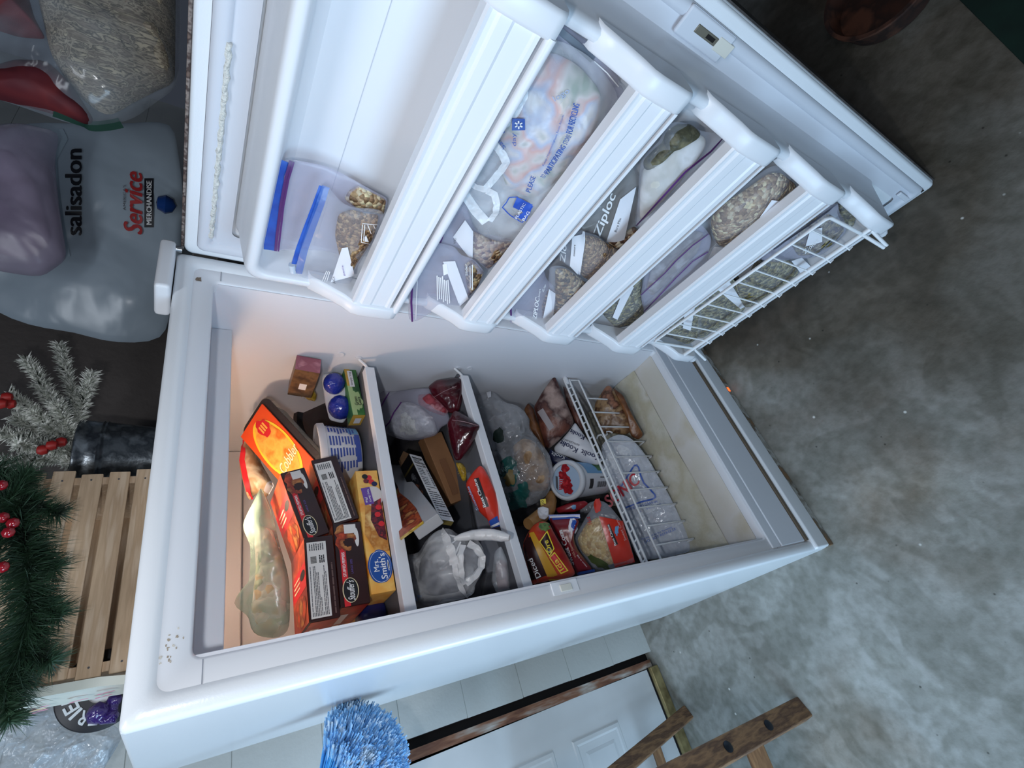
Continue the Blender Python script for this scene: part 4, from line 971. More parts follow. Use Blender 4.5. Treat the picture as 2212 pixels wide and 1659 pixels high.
starpack('yellow_package', 'yellow crimped wrapper peeping out under the kraft box', z4(880, 90, 930, 95, 985, 140, 1005, 215, 985, 275, 950, 285, 910, 190), N2, atY((1003, 1022), 0.30), 0.018)
# fruit pie box behind the black carton
BOARD = mat('grey_carton', '#a3a3a5', 0.6); 
F = quad_px(*z4(185, 130, 350, 20, 560, 690, 305, 880), y=0.33)
root = thing('fruit_tart_box', F.p(F.w / 2, F.h / 2, -0.03), 'grey carton with red fruit tart picture half hidden behind the shelf bar', 'carton')
MB().cuboid(F.O, F.ex * F.w, F.ey * F.h, -F.n * 0.025, BOARD, 0.002, 1).build('carton', root)
mb = MB(); TART = mat('tart_photo', '#8f3a22', 0.4, var=('#b0522c', '#6a1f1c', '#c98a52'), vscale=34, vdetail=5)
pf = [F.px(p) for p in z4(205, 235, 280, 330, 300, 400, 400, 480, 470, 560, 540, 705, 305, 875)]
patch(mb, F, pf, TART, 0.0008); patch(mb, F, [F.px(p) for p in z4(300, 870, 545, 690, 548, 720, 318, 892)], YEL, 0.0010); patch(mb, F, [F.px(p) for p in z4(205, 300, 245, 270, 285, 350, 255, 390)], INK, 0.0012)
patch(mb, F, [F.px(p) for p in z4(195, 245, 235, 400, 290, 420, 265, 330)], mat('mustard', '#8d8440', 0.5), 0.0010); mb.build('tart_picture', root)
# grey wrapped carton, frosty sausages, knotted grocery bag
GREYW = mat('grey_wrap', '#77777c', 0.5, var=('#67676b',), vscale=12, bump=0.3, bscale=20)
F = quad_px(*z4(905, 640, 1000, 470, 1240, 1290, 1085, 1350), y=0.37)
root = thing('grey_package', F.p(F.w / 2, F.h / 2, -0.03), 'dull grey wrapped package behind the knotted white bag', 'package')
MB().cuboid(F.O, F.ex * F.w, F.ey * F.h, -F.n * 0.05, GREYW, 0.004, 2).build('wrapper', root)
mb = MB(); rect(mb, F, 0.92, 0.02, 0.02, 0.95, INK, 0.0012); rect(mb, F, 0.30, 0.05, 0.012, 0.85, GINK, 0.0012); mb.build('dark_edge', root)
PINKF = mat('frosted_pink_meat', '#b9a3a2', 0.5, var=('#9c8685', '#cfc2c1', '#8d6f72'), vscale=20, bump=0.5, bscale=40)
zipbag('meat_package', 'frosted pinkish meat in a clear wrapper under the shelf bar beside the knotted bag', 'package', z4(1270, 1000, 1340, 940, 1400, 1080, 1445, 1390, 1290, 1425, 1240, 1300), N2, atY(z4(1340, 1250)[0], 0.235), 0.020, PINKF, z4(1290, 1095, 1360, 1080, 1400, 1120, 1425, 1380, 1310, 1400, 1280, 1220), 0.016, fm=GFILM, seed=13)
def knot(B, root):
    KN = film('twisted_film', '#f4f2f0', 0.75, 0.35, 0.4, 40)
    n = B.n; L = lambda *p: [B.surf(q, 0.006) for q in z4(*p)]
    mb = MB()
    p = L(870, 870, 950, 850, 1060, 830, 1160, 825, 1260, 830, 1350, 850, 1430, 860); mb.tube([q + n * 0.006 * math.sin(i) for i, q in enumerate(p)], [0.004, 0.008, 0.011, 0.012, 0.012, 0.011, 0.006], KN, 10)
    mb.build('knotted_handle', root); mb = MB()
    for wd, pts in ((0.020, z4(740, 775, 800, 900, 850, 1020, 870, 1130)), (0.012, z4(870, 1120, 890, 1250, 940, 1370, 1000, 1470)), (0.016, z4(960, 930, 930, 1030, 925, 1150, 950, 1290, 985, 1330)), (0.016, z4(985, 1320, 1080, 1250, 1140, 1160, 1150, 1050, 1090, 960, 1010, 915))):
        mb = MB(); B.band(mb, pts, wd, KN, 0.007); mb.build('handle_loop', root)
    for q in (z4(880, 850, 740, 820), z4(900, 870, 790, 960), z4(930, 900, 880, 1020)):
        mb = MB(); B.band(mb, q, 0.004, KN, 0.005); mb.build('pleat', root)
zipbag('grocery_bag', 'knotted white translucent grocery bag sagging on the middle shelf', 'bag', z4(340, 1035, 500, 1020, 560, 900, 640, 810, 730, 765, 840, 765, 900, 850, 1000, 800, 1120, 900, 1170, 1010, 1160, 1130, 1140, 1250, 1060, 1350, 1085, 1420, 1000, 1475, 740, 1535, 560, 1570, 420, 1580, 380, 1420, 390, 1250), N2, atY(z4(760, 1200)[0], 0.245), 0.055, mat('grey_bag_inside', '#9a9a9d', 0.6, var=('#7d7d82', '#b5b5b7'), vscale=12), z4(520, 1080, 640, 900, 900, 950, 1100, 1000, 1110, 1180, 900, 1420, 640, 1460, 480, 1400), 0.030, fm=GFILM2, seed=21, amp=0.015, freq=20, power=0.7, texts=(('YA', z4(480, 1520)[0], z4(530, 1455)[0], 9, mat('faded_blue_print', '#5a6d94', 0.6)),), extra=knot)

# ================================================================== BOTTOM COMPARTMENT
TAN = mat('breaded_food', '#b3906a', 0.55, var=('#8f6d4a', '#c9a884', '#a07a52'), vscale=14, vdetail=5, bump=0.6, bscale=35)
TEAL = film('teal_print', '#1f6a63', 0.75, 0.3, 0.6, 20, 0.25); 
zipbag('frozen_food_bag', 'large crinkled clear bag with teal print and tan food in the bottom compartment', 'bag', z5(145, 335, 230, 325, 300, 312, 370, 350, 430, 445, 560, 455, 690, 560, 712, 740, 790, 815, 930, 1000, 968, 1180, 940, 1330, 890, 1440, 700, 1550, 505, 1570, 440, 1400, 380, 1150, 300, 900, 215, 620), N3, atY(z5(600, 900)[0], 0.30), 0.055, TAN, [z5(530, 900, 640, 815, 760, 850, 860, 1000, 930, 1200, 900, 1370, 720, 1400, 600, 1280, 560, 1100)], 0.046, fm=CFILM, seed=31, amp=0.012, freq=14,
       blobs=((z5(480, 1180)[0], 24, 34, TEAL), (z5(560, 1480)[0], 26, 20, TEAL), (z5(640, 1380)[0], 14, 18, TEAL), (z5(380, 800)[0], 12, 18, mat('dark_green_print', '#24332f', 0.5)), (z5(500, 1240)[0], 12, 16, mat('ochre_print', '#8a7440', 0.5))), texts=(('10%', z5(430, 1180)[0], z5(505, 1130)[0], 7, mat('pale_teal_ink', '#a5c4be', .5)),),
       labels=(z5(250, 330, 300, 320, 300, 380, 268, 390),))
# brown vacuum packs of frosted meat
MEAT = mat('frosted_brown_meat', '#5a2a22', 0.4, var=('#7d4a3a', '#3d1a18', '#b0988f', '#8f7268'), vscale=11, vdetail=5, bump=0.4, bscale=25, vlo=.3, vhi=.75)
MEAT2 = mat('brown_vacuum_meat', '#6d4024', 0.35, var=('#8a5a34', '#4f2a18'), vscale=14, bump=0.4, bscale=25)
def plab(px): return lambda B, r: (lambda mb: (B.quad(mb, px, mat('frosty_label', '#a39a9c', 0.6)), mb.build('pale_label', r)))(MB())
solidbag('vacuum_pack', 'large frosted dark brown vacuum pack leaning against the wire gate', z5(975, 150, 1020, 260, 1090, 430, 1150, 560, 1185, 650, 1120, 740, 1000, 860, 900, 945, 860, 880, 800, 640, 750, 490, 860, 300), N3, atY(z5(960, 560)[0], 0.25), 0.022, MEAT, seed=3, extra=plab(z5(790, 540, 850, 500, 970, 700, 920, 740)))
solidbag('vacuum_pack', 'narrow reddish brown vacuum pack behind the gate rail', z5(1060, 260, 1110, 300, 1300, 700, 1260, 760, 1190, 660, 1100, 450), N3, atY(z5(1180, 520)[0], 0.235), 0.012, MEAT, seed=7)
solidbag('vacuum_pack', 'rust brown vacuum pack edge beside the crinkled clear bag', z5(690, 440, 750, 500, 800, 650, 880, 900, 870, 945, 780, 810, 700, 730, 712, 620, 645, 520), N3, atY(z5(770, 690)[0], 0.31), 0.016, MEAT2, seed=9)
# ice packs
KW = mat('white_ice_pack', '#dcdde2', 0.4, bump=0.3, bscale=14)
KT = []
for body, a, b_, h in (('Koolit', (1040, 845), (1000 + 0, 0), 0),): pass
solidbag('ice_pack', 'white ice pack printed with navy words upside down', z5(1190, 645, 1290, 790, 1400, 940, 1480, 1060, 1440, 1110, 1280, 1080, 1100, 1010, 985, 985, 960, 920, 1050, 830, 1130, 740), N3, atY(z5(1190, 900)[0], 0.265), 0.02, KW, seed=2,
         texts=(('Koolit', z5(1225, 930)[0], z5(1045, 835)[0], 11, NINK, 0, 0.01), ('Koolit', z5(1460, 1010)[0], z5(1265, 935)[0], 11, NINK, 0, 0.01), ('Koolit', z5(1300, 800)[0], z5(1150, 720)[0], 9, NINK, 0, 0.01), ('REFRIGERANTS', z5(1240, 885)[0], z5(1060, 815)[0], 4, GINK)))
solidbag('ice_pack', 'navy blue ice pack under the white one', z5(930, 930, 1000, 980, 1100, 1015, 1180, 1060, 1120, 1130, 1000, 1110, 930, 1080, 900, 1000), N3, atY(z5(1010, 1040)[0], 0.31), 0.014, mat('navy_pack', '#20264a', 0.4), seed=6, texts=(('Koolit', z5(1090, 1010)[0], z5(950, 960)[0], 8, WINK),))
# strawberry tub, lid towards the room
LC = atY(z5(1098, 1265)[0], 0.262); BC = atY(z5(1500, 1250)[0], 0.335)
ax = unit(BC - LC); Lt = np.linalg.norm(BC - LC) * 0.95
ra = 0.5 * np.linalg.norm(hit(z5(1110, 1022)[0], -ax, LC) - hit(z5(1090, 1508)[0], -ax, LC)); ra = min(max(ra, 0.03), 0.058)
root = thing('strawberry_tub', (LC + BC) / 2, 'white fruit tub with clear lid over red strawberries, lid facing out', 'tub')
rr = lambda h: ra * (0.93 - 0.12 * h / Lt)
MB().lathe(LC, ax, [(ra * 0.93, 0.004), (ra * 0.81, Lt), (0.0, Lt)], TUBW, 48).build('tub_body', root)
MB().lathe(LC, ax, [(0, 0.002), (ra * 0.78, 0.002), (ra * 0.80, -0.004), (ra * 0.90, -0.006), (ra * 0.98, -0.003), (ra, 0.002), (ra, 0.012), (ra * 0.96, 0.014)], mat('clear_white_lid', '#d5d8dd', 0.25), 48).build('lid', root)
fu = unit(np.cross(ax, (0, 0, 1))); fv = unit(np.cross(fu, ax)); LF = Face(LC - fu * ra - fv * ra, fu * 2 * ra, fv * 2 * ra); LF.n = -ax
mb = MB(); LFz = LF; ell(mb, LF, .5, .5, .385, .385, mat('lid_print_blue', '#a9bfd6', 0.35), 0.0005, 32)
SB = mat('strawberry_red', '#b3202a', 0.3, var=('#8a1420', '#d0343c'), vscale=60)
PXC = [LF.px(p) for p in z5(1085, 1140, 1060, 1210, 1105, 1260, 1085, 1330, 1125, 1320, 1125, 1370)]
for k, (x, y) in enumerate(PXC): ell(mb, LF, x, y, .10, .12, SB, 0.0010 + k * 0.0003, 14, 0.5, k)
patch(mb, LF, [LF.px(p) for p in z5(985, 1220, 1008, 1225, 1015, 1380, 990, 1340)], GINK, 0.001)
for k in range(6): patch(mb, LF, [LF.px(p) for p in z5(1022, 1245 + k * 22, 1060, 1240 + k * 22, 1060, 1252 + k * 22, 1024, 1258 + k * 22)], RINK, 0.001)
mb.build('lid_picture', root)
mb = MB(); cyl_patch(mb, LC, ax, rr, Lt * .16, Lt * .60, 20, 80, SKY, 8, 0.0006, rf=CAM - LC); cyl_patch(mb, LC, ax, rr, Lt * .50, Lt * .70, 30, 62, mat('leaf_green', '#3f7a35', .4), 6, 0.0009, rf=CAM - LC)
for k in range(13): cyl_patch(mb, LC, ax, rr, Lt * (.42 + .022 * k), Lt * (.42 + .022 * k + (.014 if k % 3 else .008)), -28, -8, GINK, 3, 0.0008, rf=CAM - LC)
cyl_patch(mb, LC, ax, rr, Lt * .20, Lt * .30, -30, 2, INK, 3, 0.0008, rf=CAM - LC); cyl_patch(mb, LC, ax, rr, Lt * .5, Lt * .8, 4, 8, GINK, 3, 0.0008, rf=CAM - LC)
mb.build('printed_label', root)
# potato and corn bags
ORE = mat('ore_red_bag', '#b8301f', 0.28, bump=0.35, bscale=18, var=('#cc4a26', '#8d1c1c'), vscale=7); DRK = mat('dark_brown_film', '#33181a', 0.3); OCH = mat('ochre_film', '#d09a2c', 0.3); DRED = mat('deep_red_film', '#7d1520', 0.28, bump=0.3, bscale=18)
BROC = mat('broccoli_print', '#3f5a2a', 0.5, var=('#64803f', '#27401c'), vscale=70)
solidbag('potato_bag', 'red and orange diced potato bag standing at the front left of the bottom compartment', z6(490, 720, 570, 685, 650, 705, 690, 800, 760, 920, 850, 1080, 925, 1240, 780, 1290, 640, 1300, 470, 1350, 410, 1120, 372, 930, 430, 800), N3, atY(z6(620, 1020)[0], 0.222), 0.026, ORE, cat='bag', seed=3,
         quads=((z6(378, 930, 440, 800, 650, 1300, 470, 1345), DRK), (z6(440, 810, 490, 800, 760, 1290, 645, 1298), OCH), (z6(545, 900, 628, 785, 702, 970, 650, 1055), YINK), (z6(557, 903, 624, 805, 690, 968, 650, 1035), DRK), (z6(648, 1062, 702, 1002, 845, 1195, 768, 1232), YINK), (z6(660, 1062, 704, 1018, 828, 1192, 770, 1215), RINK)),
         blobs=((z6(600, 745)[0], 13, 10, BROC),),
         texts=(('Ore', z6(681, 1000)[0], z6(634, 880)[0], 10.5, YINK, 0, 0.012), ('Ida', z6(800, 1175)[0], z6(728, 1072)[0], 11, YINK, 0, 0.012), ('Diced', z6(565, 1255)[0], z6(475, 1065)[0], 11, WINK, 0, 0.008), ('HASH BROWN POTATOES', z6(545, 1300)[0], z6(420, 1010)[0], 4.5, mat('mauve_ink', '#7d5a5c', .5))))
solidbag('corn_bag', 'deep red sweet corn in butter sauce bag wedged between the potato bag and corn bag', z6(640, 655, 760, 660, 900, 640, 960, 690, 900, 800, 900, 900, 960, 1030, 1080, 1170, 1100, 1200, 940, 1245, 860, 1080, 760, 900, 690, 790), N3, atY(z6(840, 900)[0], 0.245), 0.024, DRED, cat='bag', seed=12,
         quads=((z6(640, 625, 960, 618, 965, 660, 645, 680), BLUEB), (z6(650, 640, 960, 632, 960, 645, 655, 656), WINK), (z6(925, 1215, 1110, 1180, 1115, 1205, 940, 1245), BLUEB)),
         blobs=((z6(890, 740)[0], 10, 17, PAPER), (z6(905, 730)[0], 7, 12, BLUEB)),
         texts=(('Sweet Corn', z6(905, 1130)[0], z6(780, 780)[0], 10, WINK, 0, 0.008), ('with butter sauce', z6(925, 1060)[0], z6(830, 810)[0], 5, mat('peach_ink', '#d9a890', .5)), ('steam in bag', z6(1040, 1150)[0], z6(940, 1030)[0], 4, WINK)))
CORN = chunky('sweet_corn', ['#e0bb62', '#d2a94e', '#ecd08a', '#c4993f', '#e6c677'], 115, 0.4, 0.7)
def corn_x(B, r):
    mb = MB(); B.quad(mb, z6(1155, 640, 1400, 690, 1525, 1110, 1320, 1165), REDBAG); B.quad(mb, z6(1240, 730, 1262, 715, 1352, 925, 1320, 940), INK, 0.0022); mb.build('red_side', r)
    mb = MB(); B.text(mb, 'Best Choice', z6(1335, 935)[0], z6(1258, 725)[0], 4.5, WINK, 0.0040, 0, 0.006); mb.build('lettering', r); mb = MB(); B.text(mb, 'Sweet Corn', z6(1440, 880)[0], z6(1350, 665)[0], 5.5, mat('light_pink_ink', '#e8b8b4', .5), 0.0040); mb.build('lettering', r); mb = MB(); B.text(mb, '16oz', z6(1085, 715)[0], z6(1060, 640)[0], 9, RINK, 0.004); mb.build('lettering', r)
    mb = MB(); B.blob(mb, z6(1140, 530)[0], 8, 16, REDBAG, 0.003); mb.build('printed_patch', r); mb = MB(); B.blob(mb, z6(1150, 1110)[0], 26, 9, mat('dark_green_film', '#4d5a2c', .4), 0.0026, 0.4, 3, 0.5); mb.build('printed_patch', r); mb = MB(); B.blob(mb, z6(1340, 780)[0], 4, 10, SKY, 0.0032, .8, 5); mb.build('printed_patch', r)
zipbag('corn_bag', 'clear bag of yellow sweet corn with red printed side behind the wire gate', 'bag', z6(905, 860, 960, 760, 1020, 650, 1080, 560, 1140, 470, 1235, 500, 1320, 600, 1400, 700, 1470, 900, 1530, 1110, 1430, 1140, 1320, 1170, 1120, 1200, 1000, 1060, 940, 960), N3, atY(z6(1200, 870)[0], 0.218), 0.026, CORN, z6(930, 880, 1020, 720, 1150, 640, 1220, 720, 1300, 980, 1320, 1130, 1150, 1150, 980, 1010), 0.021, fm=ZFILM, seed=15, extra=corn_x, b=0.006)
# caramel tube, white torn paper, red package behind
CARA = mat('caramel_tube', '#b98a56', 0.3, var=('#a2733f',), vscale=20)
root = thing('sausage_tube', atY(z6(640, 520)[0], 0.33), 'caramel brown plastic-wrapped tube below the strawberry tub', 'package')
mb = MB(); mb.tube([atY(p, y) for p, y in zip(z6(670, 400, 660, 480, 640, 560, 560, 640, 430, 720), (0.33, 0.33, 0.325, 0.32, 0.31))], [0.010, 0.019, 0.021, 0.021, 0.016], CARA, 14); mb.build('wrapper', root)
solidbag('paper_scrap', 'crumpled white paper scrap with yellow print on the brown tube', z6(530, 555, 580, 540, 640, 560, 640, 640, 600, 680, 545, 660, 525, 600), N3, atY(z6(590, 610)[0], 0.28), 0.006, PAPER, cat='paper', seed=4, amp=0.006, freq=50, quads=((z6(555, 470, 610, 460, 615, 510, 560, 530), YINK),), texts=(('20', z6(600, 520)[0], z6(590, 475)[0], 6, INK),))
solidbag('frozen_food_bag', 'dark red package with blue spots lying under the strawberry tub', z6(710, 560, 860, 500, 1010, 480, 1050, 510, 1000, 560, 900, 600, 740, 615), N3, atY(z6(880, 550)[0], 0.30), 0.012, mat('crimson_film', '#94202a', .3, bump=.4, bscale=20), cat='bag', seed=5, blobs=((z6(900, 545)[0], 5, 5, SKY),))
solidbag('frozen_food_bag', 'grey crinkled film package edge beside the corn bag', z6(960, 560, 1060, 500, 1120, 480, 1110, 560, 1040, 610, 960, 620), N3, atY(z6(1040, 560)[0], 0.275), 0.010, mat('grey_silver_film', '#7d7d80', .25, bump=.8, bscale=40), cat='bag', seed=6)
# ice bag behind the gate
ICE = mat('bagged_ice', '#e0e3e9', 0.4, var=('#d3d8e0', '#eceff3', '#d8dce3'), vscale=30, vdetail=4, bump=0.6, bscale=55)
IFILM = film('ice_bag_film', '#e6eaf2', 0.40, 0.13, 0.9, 22, 0.15); SBL = mat('ice_blue_print', '#2b59b4', .4); SRD = mat('ice_red_print', '#cf2438', .4)
def ice_x(B, r):
    mb = MB()
    for seg in (z7(455, 1040, 530, 930, 590, 830, 608, 805, 625, 803, 640, 820, 655, 880, 680, 940, 720, 980, 765, 1030, 770, 1050, 745, 1065, 660, 1085, 540, 1130),): B.band(mb, seg, 0.005, SBL, 0.002)
    mb.build('blue_outline', r); mb = MB(); B.text(mb, 'SONIC', z7(420, 1130)[0], z7(650, 940)[0], 26, SRD, 0.0024, 0.15, 0.012); mb.build('red_lettering', r)
    mb = MB()
    for s_, a, b_ in (("AMERICA'S DRIVE-IN", (570, 1150), (785, 1090)), ('keep frozen ice', (640, 1175), (815, 1110)), ('Packaged by Ice Services', (670, 1385), (900, 1290)), ('DO NOT REFREEZE', (690, 1405), (930, 1300))): mb = MB(); B.text(mb, s_, z7(*a)[0], z7(*b_)[0], 5.5, SBL, 0.0024); mb.build('fine_print', r)
    mb = MB(); p = [B.surf(q, 0.006) for q in z7(320, 600, 330, 575, 355, 570, 370, 590, 400, 565, 395, 545, 420, 545, 440, 555)]; mb.tube(p, 0.0028, WIRE, 6); mb.build('twist_tie', r)
zipbag('ice_bag', 'big frosty bag of ice with blue and red print lying behind the wire gate', 'bag', z7(345, 640, 420, 590, 480, 558, 560, 575, 640, 650, 720, 760, 770, 850, 860, 1000, 930, 1140, 1000, 1290, 1070, 1462, 880, 1510, 640, 1540, 560, 1350, 500, 1150, 430, 930, 370, 780), unit((-0.25, -0.62, 0.74)), atY(z7(690, 1050)[0], 0.245), 0.018, ICE, None, 0.014, fm=IFILM, seed=41, amp=0.006, extra=ice_x)
STEW = mat('brown_vegetable_pack', '#8a6848', 0.35, var=('#6d4a30', '#a9875f', '#4a2a1c', '#9c6a50'), vscale=18, vdetail=5, bump=0.4, bscale=30)
solidbag('vacuum_pack', 'tan vacuum pack seen through the gate wires beside the ice bag', z7(300, 330, 390, 190, 420, 185, 470, 250, 530, 330, 590, 480, 590, 540, 540, 570, 440, 555, 360, 560, 310, 470), N3, atZ(z7(450, 400)[0], 0.385), 0.02, STEW, seed=5)
solidbag('vacuum_pack', 'dark brown vacuum pack at the back right corner of the freezer floor', z7(440, 200, 520, 260, 600, 430, 680, 570, 640, 608, 580, 580, 560, 470, 500, 330), N3, atZ(z7(570, 430)[0], 0.365), 0.014, MEAT2, seed=6)

# added filler blocks that carry the pile, dark to stand in for shaded gaps
DKP = mat('dark_gap_filler', '#3c3a3d', 0.5, var=('#2c2a2e', '#4c4745'), vscale=12, bump=0.4, bscale=25)
for lab, x0, x1, y0, y1, z0, z1, dn in (('dark wrapped frozen block under the potato and corn bags', 0.08, 0.33, 0.37, 0.62, 0.315, 0.56, 0), ('dark wrapped frozen block on top of the lower one beneath the potato bag', 0.09, 0.27, 0.30, 0.60, 0.562, 0.66, 1), ('dark wrapped frozen block under the large crinkled bag', 0.36, 0.68, 0.42, 0.62, 0.315, 0.52, 2), ('dark wrapped frozen block behind the strawberry tub', 0.38, 0.66, 0.45, 0.62, 0.523, 0.62, 3)):  # all of these are added filler blocks, dark for shaded gaps
    root = thing('filler_package', ((x0 + x1) / 2, (y0 + y1) / 2, z0), lab, 'package', 'dark wrapped packages low in the freezer')  # group of added filler blocks
    MB().box(x0, x1, y0, y1, z0, z1, DKP, 0.02, 4).build('wrapper', root)  # added filler block
root = thing('filler_package', (0.35, 0.52, 0.945), 'dark wrapped frozen block at the back of the middle shelf', 'package', 'dark wrapped packages low in the freezer')  # added filler block, dark for a shaded gap
MB().box(0.10, 0.66, 0.47, 0.62, 0.946, 1.04, DKP, 0.02, 4).build('wrapper', root)  # added filler block

# ================================================================== DOOR SHELVES
def oD(o): return HINGE + DN * o
ND0 = DN
NDt = unit(DN + UP * 0.35)      # bags lean back against the door
# first shelf: two bags with blue zipper tops
BLUES = film('blue_zipper_film', '#2a4fae', 0.85, 0.35, 0.5, 30)
def lilac(B, r): pass
zipbag('freezer_bag', 'tall bag with dark blue top and purple zip lines on the uppermost door shelf', 'bag', dA(490, 165, 620, 178, 740, 200, 870, 225, 980, 270, 1100, 335, 1230, 410, 1370, 490, 1420, 490, 1400, 600, 1250, 870, 1060, 1000, 860, 950, 640, 950, 500, 952, 370, 945, 378, 800, 382, 700, 410, 620, 420, 470, 418, 370, 440, 320, 470, 260), ND0, oD(0.075), 0.006, NUTSP, dA(1080, 440, 1160, 400, 1250, 440, 1330, 480, 1400, 520, 1380, 640, 1250, 620, 1100, 560, 1040, 510), 0.010,
       zips=((dA(520, 175, 475, 300, 460, 480, 440, 640, 410, 800, 400, 940), 0.017, BLUEZ), (dA(585, 180, 545, 320, 500, 560, 470, 800, 455, 948), 0.0045, PURP), (dA(610, 185, 565, 330, 522, 560, 495, 800, 478, 948), 0.003, PURP)), fm=ZFILM2, seed=51, amp=0.002)
def box_mark(B, r):
    mb = MB()
    for sg in (dA(1195, 720, 1185, 870), dA(1195, 712, 1325, 722), dA(1185, 872, 1260, 888), dA(1215, 722, 1205, 860), dA(1240, 722, 1270, 800), dA(1290, 726, 1305, 760)): B.band(mb, sg, 0.0012, WINK, 0.003)
    B.quad(mb, dA(1215, 830, 1225, 810, 1250, 870, 1215, 865), WINK, 0.003); mb.build('printed_mark', r)
    mb = MB(); p = [B.surf(q, 0.003) for q in dA(595, 1060, 605, 1125)]; mb.tube(p, 0.006, mat('clear_slider', '#c9d6e4', .25), 8); mb.build('zip_slider', r)
    mb = MB()
    for k, sg in enumerate((dA(890, 1120, 850, 1215), dA(905, 1120, 870, 1215), dA(918, 1125, 890, 1215))): B.band(mb, sg, 0.0012, WINK, 0.002)
    mb.build('fine_print', r)
    mb = MB(); B.text(mb, 'ACs', dA(968, 1220)[0], dA(955, 1160)[0], 5, GINK, 0.004); B.text(mb, 'pecis', dA(1052, 1150)[0], dA(1035, 1065)[0], 5, PURI, 0.004); mb.build('handwriting', r)
zipbag('freezer_bag', 'slider bag of brown granola with light blue top, front one on the uppermost door shelf', 'bag', dA(818, 390, 905, 390, 935, 440, 990, 520, 1090, 590, 1200, 590, 1340, 600, 1400, 620, 1300, 850, 1160, 1080, 1080, 1260, 980, 1235, 860, 1225, 740, 1195, 640, 1160, 580, 1125, 590, 1040, 640, 880, 700, 710, 760, 560), ND0, oD(0.105), 0.012, GRAN, dA(990, 640, 1100, 600, 1240, 640, 1340, 640, 1300, 830, 1150, 1060, 1080, 1200, 1000, 1000, 960, 820), 0.009,
       zips=((dA(850, 395, 790, 560, 720, 740, 650, 930, 612, 1060), 0.008, BLUEZ), (dA(885, 395, 830, 560, 765, 740, 700, 930, 650, 1140), 0.012, film('light_blue_tape', '#3f6fc4', 0.6, .3))), labels=(dA(925, 1215, 1020, 925, 1070, 915, 1130, 1160),), seed=52, amp=0.003, extra=box_mark)
# second shelf: grocery bag, nut bags
GC = mat('blurred_food', '#8f9f8c', 0.6, var=('#d9cfca', '#dba9a0', '#b3bfdc', '#e6dcd6', '#9aa58c', '#d8b49c'), vscale=15, vdetail=2, vlo=0.3, vhi=0.72)
GBL = mat('grocery_blue', '#2f56a8', 0.5)
def groc(B, r):
    LF = film('bag_handle_film', '#f3f6f9', 0.75, 0.35, 0.4, 40)
    def loop(pts, w):
        mb = MB(); B.band(mb, pts, w, LF, 0.006); mb.build('handle_loop', r)
    loop(dC(365, 920, 450, 960, 530, 1060, 560, 1130, 510, 1210, 440, 1290, 380, 1360, 300, 1340, 220, 1280, 170, 1210), 0.013)
    loop(dC(400, 1370, 460, 1400, 480, 1480, 470, 1560, 420, 1630), 0.012)
    loop(dC(150, 1280, 220, 1420, 300, 1540, 390, 1640), 0.018)
    loop(dC(640, 380, 660, 470, 660, 560, 600, 680, 520, 780, 430, 850, 380, 900), 0.030)
    for s_, a, b_, h, bo in (('PLEASE', (768, 1395), (815, 1262), 11, .006), ('TO A', (885, 1280), (915, 1235), 10, .006), ('PARTICIPATING', (925, 1240), (1072, 1005), 12, .006), ('STORE', (1080, 988), (1118, 915), 11, .006), ('FOR RECYCLING', (1124, 895), (1190, 645), 14, .006),
                            ('Keep responsibly.', (890, 1170), (985, 950), 6, 0), ('Please Reuse. Recycle.', (985, 960), (1062, 735), 6, 0), ('day', (660, 1000), (650, 885), 11, 0), ('Save', (560, 1010), (480, 900), 9, 0), ('C', (560, 880), (530, 830), 9, 0)):
        mb = MB(); B.text(mb, s_, dC(*a)[0], dC(*b_)[0], h, GBL, 0.0035, 0, bo); mb.build('blue_lettering', r)
    mb = MB(); B.quad(mb, dC(615, 765, 722, 765, 725, 865, 612, 868), GBL, 0.003)
    for k in range(6):
        a = k * math.pi / 3 + 0.5; c = dC(668, 815)[0]; B.band(mb, [(c[0] + 3 * math.cos(a), c[1] + 3 * math.sin(a)), (c[0] + 9 * math.cos(a), c[1] + 9 * math.sin(a))], 0.0022, WINK, 0.0042)
    mb.build('spark_badge', r)
    mb = MB(); B.quad(mb, dC(655, 1430, 790, 1500, 760, 1590, 620, 1520), BINK, 0.003); B.quad(mb, dC(620, 1590, 660, 1600, 790, 1500, 730, 1640), BINK, 0.0031)
    for sg in (dC(590, 1435, 530, 1520, 600, 1590, 700, 1650, 790, 1510), dC(590, 1435, 660, 1430)): B.band(mb, sg, 0.002, BINK, 0.0036)
    B.text(mb, 'PLASTIC', dC(655, 1620)[0], dC(730, 1490)[0], 6, WINK, 0.0042); B.text(mb, 'BAG', dC(715, 1635)[0], dC(765, 1560)[0], 6, WINK, 0.0042); mb.build('recycling_badge', r)
    mb = MB(); B.text(mb, 'logo', dC(990, 640)[0], dC(1120, 560)[0], 16, mat('pale_blue_blur', '#a9b6d4', .6), 0.001); mb.build('faded_lettering', r)
zipbag('grocery_bag', 'translucent grocery bag with blue recycling words and looped handles on the second door shelf', 'bag', [(1118, 115), (1150, 90), (1190, 80), (1240, 100), (1285, 130), (1335, 200), (1338, 250), (1300, 330), (1250, 400), (1200, 460), (1160, 520), (1110, 525), (1060, 520), (1020, 500), (1002, 470), (990, 430), (992, 385), (1030, 310), (1048, 240), (1075, 170)], ND0, oD(0.085), 0.040, GC, [(1130, 140), (1190, 110), (1250, 140), (1300, 200), (1290, 270), (1220, 370), (1150, 430), (1090, 400), (1080, 330), (1090, 220)], 0.028, fm=GFILM, seed=61, amp=0.008, freq=18, extra=groc, power=0.6)
